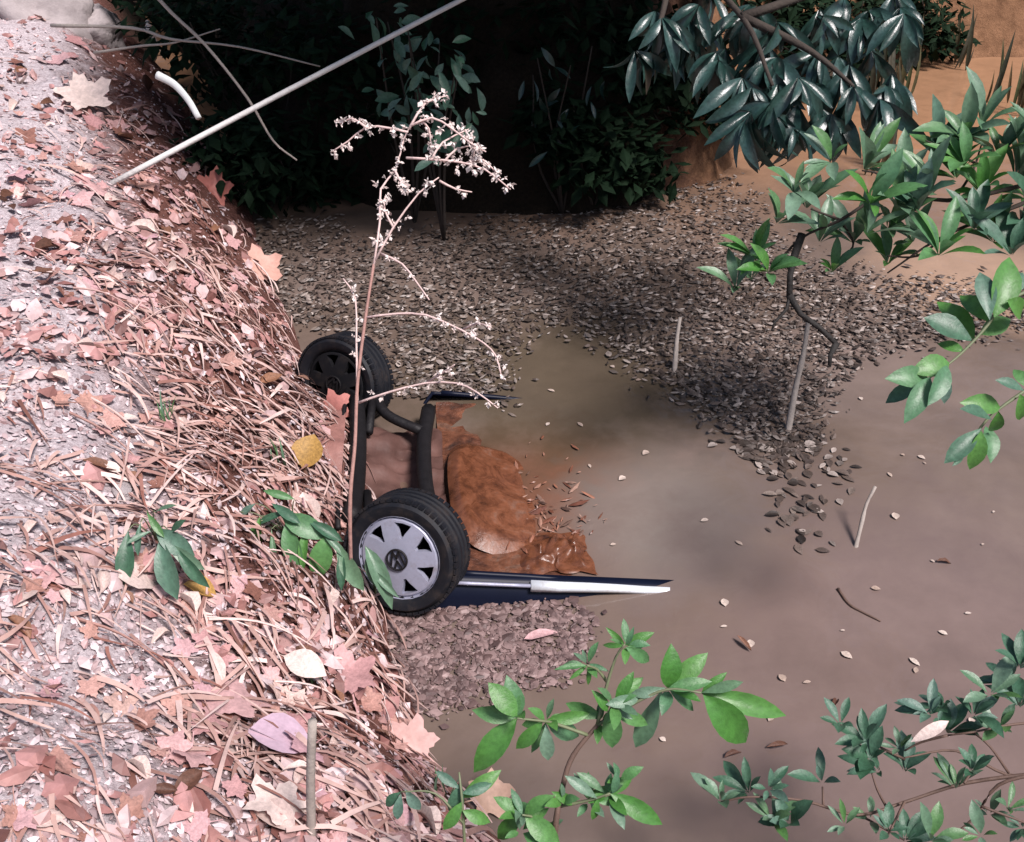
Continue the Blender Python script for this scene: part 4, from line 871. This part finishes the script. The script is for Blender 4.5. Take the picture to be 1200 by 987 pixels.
for (x, y, n, L, c) in [(945, 245, 8, .25, 'p'), (1012, 200, 8, .27, 'p'), (975, 190, 5, .2, 'p'), (910, 262, 6, .18, 'p'), (885, 305, 8, .19, 'g'), (862, 340, 5, .18, 'p'), (900, 320, 5, .17, 'g'), (1000, 285, 8, .24, 'p'), (1040, 270, 7, .24, 'p'), (1075, 250, 7, .22, 'd'), (1130, 165, 8, .27, 'p'), (1150, 150, 6, .26, 'p'), (1170, 185, 7, .25, 'p'), (1205, 235, 7, .25, 'g'), (960, 285, 6, .2, 'p'), (1090, 230, 7, .23, 'p'), (1020, 240, 7, .22, 'g'), (1165, 285, 6, .22, 'g'), (1070, 285, 6, .2, 'p'), (930, 225, 5, .2, 'p'), (1050, 245, 7, .22, 'p'), (1130, 195, 7, .24, 'g'), (1185, 300, 6, .22, 'd'), (880, 330, 5, .16, 'p'), (1015, 275, 6, .2, 'p'), (1200, 190, 7, .25, 'g'), (1120, 210, 8, .25, 'g'), (1150, 230, 7, .24, 'g'), (1190, 215, 8, .27, 'p'), (1100, 300, 6, .22, 'g'), (1195, 260, 7, .27, 'd'), (1140, 270, 6, .22, 'd'), (1060, 220, 7, .22, 'p'), (1040, 310, 6, .22, 'g'), (975, 320, 4, .16, 'g'), (1095, 180, 6, .22, 'd'), (1215, 170, 6, .25, 'p')]:
    mes = {'p': p_me, 'g': n_me, 'd': d_me}[c]; rosette(rb, mes, P(x, y, GD + rnd.uniform(-0.25, 0.2)), (rnd.uniform(-0.5, 0.3), rnd.uniform(-0.5, 0.0), rnd.uniform(0.5, 1)), n + 2, L * 1.12, 0.75, 0.8)
# right middle sprays
rm = plant('right_bank_shrub', 'leafy spray of deep green leaves hanging over open water beneath the rosette bough', 'shrub', Vector((4.0, 2.9, tz(4.0, 2.9))))
h1 = P(1250, 330, 4.1)
pstem(rm, [rm.location - Vector((0, 0, .05)), rm.location.lerp(h1, .6) + Vector((.15, 0, .2)), h1], 0.02, 0.011, M['bark'])
for k, pts in enumerate([[(1250, 330), (1185, 350), (1150, 390), (1120, 420), (1085, 446)], [(1250, 420), (1205, 455), (1170, 480), (1150, 500), (1128, 535)], [(1250, 330), (1250, 420)]]): pstem(rm, [P(x, y, 4.1) for (x, y) in pts], 0.009, 0.004, M['greenstem'], 'branch', 6)
RL = [((1085, 446), (1040, 470), .9), ((1090, 442), (1065, 490), .8), ((1088, 444), (1050, 440), .9), ((1105, 432), (1108, 472), .9), ((1110, 428), (1095, 470), .8), ((1112, 425), (1078, 432), 1.0), ((1140, 400), (1088, 372), 1.2), ((1142, 398), (1104, 350), .9), ((1148, 392), (1186, 372), 1.0), ((1160, 375), (1150, 320), 1.0), ((1165, 372), (1190, 300), .9), ((1160, 378), (1128, 340), .9), ((1180, 350), (1200, 320), 1.0), ((1180, 352), (1205, 370), 1.0), ((1130, 412), (1100, 400), .8),
      ((1150, 502), (1110, 540), .9), ((1150, 505), (1140, 552), .9), ((1155, 500), (1168, 535), .9), ((1162, 492), (1130, 478), .8), ((1172, 478), (1135, 470), .9), ((1170, 482), (1165, 512), .8), ((1200, 458), (1170, 445), .9), ((1195, 462), (1200, 495), 1.0), ((1205, 455), (1190, 430), 1.0), ((1130, 530), (1118, 545), .6)]
for i, (a, b, w) in enumerate(RL): pixleaf(rm, g_me if i % 3 else d_me, a, b, 4.1 + rnd.uniform(-.1, .1), rnd.uniform(-.1, .1), w * 1.1, i)

# green plants on the bank
def bank_plant(label, px, py, leaves, mes, wid=1.0, name='bank_plant'):
    g = ground_hit(px, py); t = proj(g)[2]; pl = plant(name, label, 'plant', g)
    top = P(px, py - 24, t - 0.1); pstem(pl, [g - Vector((0, 0, .03)), g.lerp(top, .6), top], 0.006, 0.004, M['greenstem'])
    for i, (a, b, w) in enumerate(leaves):
        pstem(pl, [g + Vector((0, 0, .02)), g.lerp(P(*a, t - .15), .6) + Vector((0, 0, .06)), P(*a, t - .16)], 0.0035, 0.002, M['greenstem'], 'stalk', 5)
        pixleaf(pl, mes, a, b, t - 0.16, rnd.uniform(-.06, 0), w * wid, i)
bank_plant('grey-green plant with drooping pointed leaves on the leafy bank', 185, 640, [((150, 622), (145, 684), 1.1), ((188, 628), (202, 700), 1.0), ((180, 618), (222, 650), 1.1), ((178, 622), (150, 636), .9), ((172, 600), (190, 628), .9), ((192, 634), (235, 668), .9), ((200, 625), (215, 610), .9), ((165, 612), (160, 650), .6), ((205, 640), (240, 690), .6), ((182, 600), (205, 592), .7)], d_me + p_me, .85)
bank_plant('bright green broad-bladed plant on the bank against the silver wheel', 345, 640, [((335, 612), (350, 672), 1.1), ((330, 605), (382, 628), 1.2), ((382, 628), (370, 680), 1.2), ((392, 632), (424, 690), 1.3), ((300, 612), (278, 660), .8), ((280, 600), (252, 640), .8), ((318, 590), (350, 612), .9), ((360, 610), (400, 632), .8), ((300, 590), (278, 606), .8), ((345, 585), (310, 575), .8), ((360, 618), (352, 668), .6), ((305, 605), (300, 655), .6), ((372, 618), (408, 655), .7), ((318, 620), (322, 668), .6), ((270, 605), (262, 650), .6), ((400, 640), (400, 690), .7), ((340, 600), (300, 612), .6)], g_me + p_me + d_me, .85)
bank_plant('pale narrow-leaved plant leaning over the silver wheel\'s lower edge', 440, 700, [((428, 640), (462, 712), .5), ((430, 650), (440, 690), .5), ((436, 668), (466, 700), .4)], [blade_mesh('leaf', M['paleGreen'], W=0.5, fold=.3, droop=.2, seed=401)])
def tuft(px, py, n, h, label, sprd=.25):
    g = ground_hit(px, py); pl = plant('grass_tuft', label, 'grass')if False else empty('grass_tuft', g); tag(pl, label, 'grass tuft')
    for k in range(n):
        d = Vector((rnd.uniform(-sprd, sprd), rnd.uniform(-sprd, sprd), 1)); b = pleaf(pl, gb_me, g + Vector((rnd.uniform(-.03, .03), rnd.uniform(-.03, .03), -.01)), d, rv() + Vector((0, -1, 0)), h * rnd.uniform(.6, 1.1), name='blade')
gb_me = blade_mesh('blade', M['paleGreen'], W=0.07, fold=.3, droop=.25, pk=.3)
tuft(204, 500, 9, 0.20, 'thin green grass tuft high in the straw')
tuft(330, 545, 7, 0.16, 'green grass tuft left of the yellow-brown leaf')
tuft(375, 800, 6, 0.12, 'small green tuft behind the lilac leaf')
tuft(520, 940, 6, 0.18, 'small green tuft beside the slender shoot')

# ------------------------------------------------------------------ far bank: trees, understorey, reeds
def crown(name, blobs, n, leafL, mat, parent, seed):
    rr = random.Random(seed); V = []; F = []
    tot = sum(b[3] ** 2 for b in blobs)
    for (cx, cy, cz, r) in blobs:
        for _ in range(int(n * r * r / tot)):
            u = Vector((rr.gauss(0, 1), rr.gauss(0, 1), rr.gauss(0, 1))).normalized() * r * rr.random() ** 0.45; u.z *= 0.7
            c = Vector((cx, cy, cz)) + u; d = Vector((rr.uniform(-1, 1), rr.uniform(-1, 1), rr.uniform(-0.9, 0.3))).normalized()
            e = d.cross(Vector((rr.uniform(-.4, .4), rr.uniform(-.4, .4), 1))).normalized(); L = leafL * rr.uniform(0.6, 1.3); w = L * 0.24; b = len(V); nn = d.cross(e)
            V += [c, c + d * L * .5 + e * w, c + d * L * .5 - nn * L * .05, c + d * L * .5 - e * w, c + d * L]
            F += [(b, b + 2, b + 1), (b, b + 3, b + 2), (b + 1, b + 2, b + 4), (b + 2, b + 3, b + 4)]
    V = [v - parent.location for v in V]; return mesh_obj(name, V, F, mat, parent, smooth=False)
def tree(label, x, y, h, rad, blobs, n, leafL, seed, mat='canopy', r0=0.16):
    z = tz(x, y); e = plant('tree', label, 'tree', Vector((x, y, z)), 'trees on the far bank')
    rr = random.Random(seed); pts = [Vector((x, y, z - .1)), Vector((x + .1, y - .1, z + h * .35)), Vector((x - .05, y - .2, z + h * .7)), Vector((x, y - .2, z + h))]
    pstem(e, pts, r0, r0 * .35, M['bark'], 'trunk', 10)
    for (cx, cy, cz, r) in blobs:
        s = pts[1].lerp(pts[2], rr.random()); pstem(e, [s, s.lerp(Vector((cx, cy, cz)), .5) + Vector((0, 0, .25)), Vector((cx, cy, cz))], r0 * .35, r0 * .1, M['bark'], 'limb', 7)
    crown('crown', blobs, n, leafL, M[mat], e, seed); return e
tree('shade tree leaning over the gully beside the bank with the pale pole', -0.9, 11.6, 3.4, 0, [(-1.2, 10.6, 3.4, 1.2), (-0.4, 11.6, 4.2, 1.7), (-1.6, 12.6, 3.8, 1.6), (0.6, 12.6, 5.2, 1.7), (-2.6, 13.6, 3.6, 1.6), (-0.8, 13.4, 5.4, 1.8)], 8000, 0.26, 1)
tree('dense unseen tree shading the steep far bank', 0.7, 10.3, 3.4, 0, [(-1.3, 7.9, 3.9, 1.2), (-0.2, 7.2, 4.0, 1.25), (1.2, 7.2, 4.0, 1.2), (2.3, 7.9, 4.2, 1.1), (0.5, 8.2, 4.6, 1.4), (-0.9, 8.9, 4.8, 1.4), (-0.5, 9.2, 3.4, 1.0), (0.6, 9.0, 3.4, 1.1), (0.2, 10.4, 4.0, 1.5), (1.5, 10.0, 4.2, 1.2), (1.2, 11.4, 5.0, 1.5)], 17000, 0.24, 2)  # crown above the view, shaped to keep sun off the far bank
tree('tall unseen tree closing off the sky behind the gully', -1.6, 15.5, 5.0, 0, [(-3.6, 15.5, 4.2, 2.0), (-1.2, 15.2, 4.0, 2.0), (-5.4, 17, 4.5, 2.0), (1.0, 14.6, 5.2, 1.8), (-2.2, 15.5, 6.5, 2.0), (-5.0, 18, 2.4, 2.0), (-7, 20, 3, 2.2), (-3.2, 17.5, 2.4, 1.8)], 9500, 0.34, 3)  # low crowns added out of view to block sky reflected in the gully
tree('unseen tree added behind the clay shore to block sky reflections', 6.5, 17.5, 5.0, 0, [(5.5, 17, 5.0, 2.2), (8.0, 17.5, 5.4, 2.2), (4.0, 18.5, 5.5, 2.0), (6.8, 16.5, 7.0, 2.0), (10.2, 17.5, 5.0, 2.2)], 5000, 0.34, 5)  # out of view; added so the water mirrors leaves instead of sky
# overhanging evergreen whose leaves hang into view
e_me = [blade_mesh('leaf', M['gloss'], W=0.25 + 0.04 * k, fold=0.3, droop=0.1 + 0.2 * k, pk=0.55, wav=0.03, seed=350 + k) for k in range(3)]
et = tree('evergreen tree with big glossy blue-green leaves hanging over the raft', 1.75, 10.2, 3.0, 0, [(1.9, 10.2, 4.3, 0.9), (1.3, 9.6, 3.9, 0.8)], 1400, 0.3, 4, r0=0.12)
for pts in ([(700, -160, 7.5), (790, -60, 6.6), (870, 20, 5.9), (905, 100, 5.6)], [(870, 20, 5.9), (950, 60, 5.8), (1010, 110, 5.8)], [(790, -60, 6.6), (780, 0, 6.2), (770, 40, 6.1)], [(870, 20, 5.9), (1000, -20, 6.0), (1060, -5, 6.0)]): pstem(et, [P(*p) for p in pts], 0.03, 0.01, M['bark'], 'limb', 6)
for (x, y, t, n) in [(775, 20, 6.1, 9), (800, 40, 6.1, 8), (760, 55, 6.2, 6), (840, 60, 5.9, 9), (870, 90, 5.8, 9), (900, 70, 5.7, 9), (905, 120, 5.6, 9), (880, 130, 5.6, 7), (935, 90, 5.7, 8), (960, 60, 5.8, 8), (1000, 100, 5.8, 8), (1030, 115, 5.8, 7), (985, 130, 5.8, 7), (960, 10, 5.9, 7), (1010, 20, 6.0, 6), (1060, 15, 6.0, 7), (820, 5, 6.2, 9), (870, 10, 6.0, 9), (910, 25, 5.9, 8), (1045, 85, 5.9, 6), (930, 150, 5.7, 6)]:
    rosette(et, e_me, P(x, y, t + rnd.uniform(-.2, .2)), (rnd.uniform(-.3, .3), rnd.uniform(-.5, 0), -rnd.uniform(.5, 1)), n, .31, .75, .85)
    for _k in range(2): rosette(et, e_me, P(x + rnd.uniform(-34, 30), y + rnd.uniform(-30, 15), t + rnd.uniform(0, .4)), (rnd.uniform(-.4, .4), rnd.uniform(-.5, 0), -rnd.uniform(.3, 1)), 6, .27, .8, .85)
# understorey shrubs on the far bank and in the gully
def bush(label, px, py, t, n, L, mes, spread, name='understorey_shrub'):
    c = P(px, py, t); gz = max(tz(c.x, c.y), 0.0); e = plant(name, label, 'shrub', Vector((c.x, c.y + .15, gz)), 'dark shrubs on the far bank')
    for k in range(4):
        tip = c + Vector((rnd.uniform(-spread, spread), rnd.uniform(-.3, .3), rnd.uniform(-spread, spread) * .7)); pstem(e, [e.location, e.location.lerp(tip, .5) + rv(.1), tip], .014, .005, M['bark'], 'branch', 5)
        for q in range(n // 3):
            d = Vector((rnd.uniform(-1, 1), rnd.uniform(-.9, .2), rnd.uniform(-1.2, .2))); pleaf(e, mes[q % 3], e.location.lerp(tip, rnd.uniform(.55, 1.05)) + rv(.16), d, CAMV + rv(.6), L * rnd.uniform(.5, 1.2))
bush('dark shrub with grey-blue leaves beneath the pole\'s far end', 510, 70, 7.6, 48, .17, d_me, .35)
bush('shrub with blue-grey leaves hanging at the gully\'s dark brow', 470, 25, 7.8, 40, .17, d_me, .35)
bush('dark shrub with a few grey leaves on the steep bank', 665, 85, 8.2, 16, .17, e_me, .3)
def thicket(label, px, py, t, r, n, L, seed, mat='canopy'):
    c = P(px, py, t); gz = max(tz(c.x, c.y), 0.0); e = plant('thicket_shrub', label, 'shrub', Vector((c.x, c.y + .1, gz)), 'dark thickets on the far bank')
    for k in range(3): tip = c + rv(r * .7); pstem(e, [e.location, e.location.lerp(tip, .5) + rv(.1), tip], .016, .005, M['bark'], 'branch', 5)
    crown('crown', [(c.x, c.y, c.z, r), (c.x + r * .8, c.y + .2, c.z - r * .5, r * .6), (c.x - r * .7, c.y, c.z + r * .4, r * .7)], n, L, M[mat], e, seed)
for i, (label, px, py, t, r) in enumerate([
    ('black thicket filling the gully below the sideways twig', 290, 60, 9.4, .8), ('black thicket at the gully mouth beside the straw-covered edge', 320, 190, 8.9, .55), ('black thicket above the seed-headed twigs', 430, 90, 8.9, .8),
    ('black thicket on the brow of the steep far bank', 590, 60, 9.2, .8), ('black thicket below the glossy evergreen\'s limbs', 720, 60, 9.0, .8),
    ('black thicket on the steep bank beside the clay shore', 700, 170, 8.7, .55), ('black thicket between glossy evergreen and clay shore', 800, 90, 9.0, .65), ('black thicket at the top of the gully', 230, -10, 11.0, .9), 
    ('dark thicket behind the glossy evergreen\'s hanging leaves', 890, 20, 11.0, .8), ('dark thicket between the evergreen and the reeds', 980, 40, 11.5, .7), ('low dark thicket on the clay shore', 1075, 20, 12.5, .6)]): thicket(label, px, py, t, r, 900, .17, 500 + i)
reed_me = blade_mesh('blade', leaf_mat('reed', [(0.05, 0.07, 0.025), (0.12, 0.085, 0.04), (0.03, 0.035, 0.02), (0.16, 0.14, 0.11)], trans=.2), W=0.07, fold=.3, droop=.08, pk=.35)
for k in range(13):
    px, py = rnd.uniform(985, 1215), rnd.uniform(45, 200); v = on_z(px, py, 0.0); gz = max(tz(v.x, v.y), 0.0); e = empty('reed_clump', (v.x, v.y, gz)); tag(e, 'upright brown-green reed clump on the clay shore behind the rosettes', 'reeds', 'reeds on the clay shore')
    for q in range(6):
        d = Vector((rnd.uniform(-.18, .18), rnd.uniform(-.18, .18), 1)); pleaf(e, reed_me, Vector((v.x, v.y, gz)) + Vector((rnd.uniform(-.15, .15), rnd.uniform(-.15, .15), -.02)), d, Vector((rnd.uniform(-.4, .4), -1, 0)), rnd.uniform(.3, .9), name='blade')
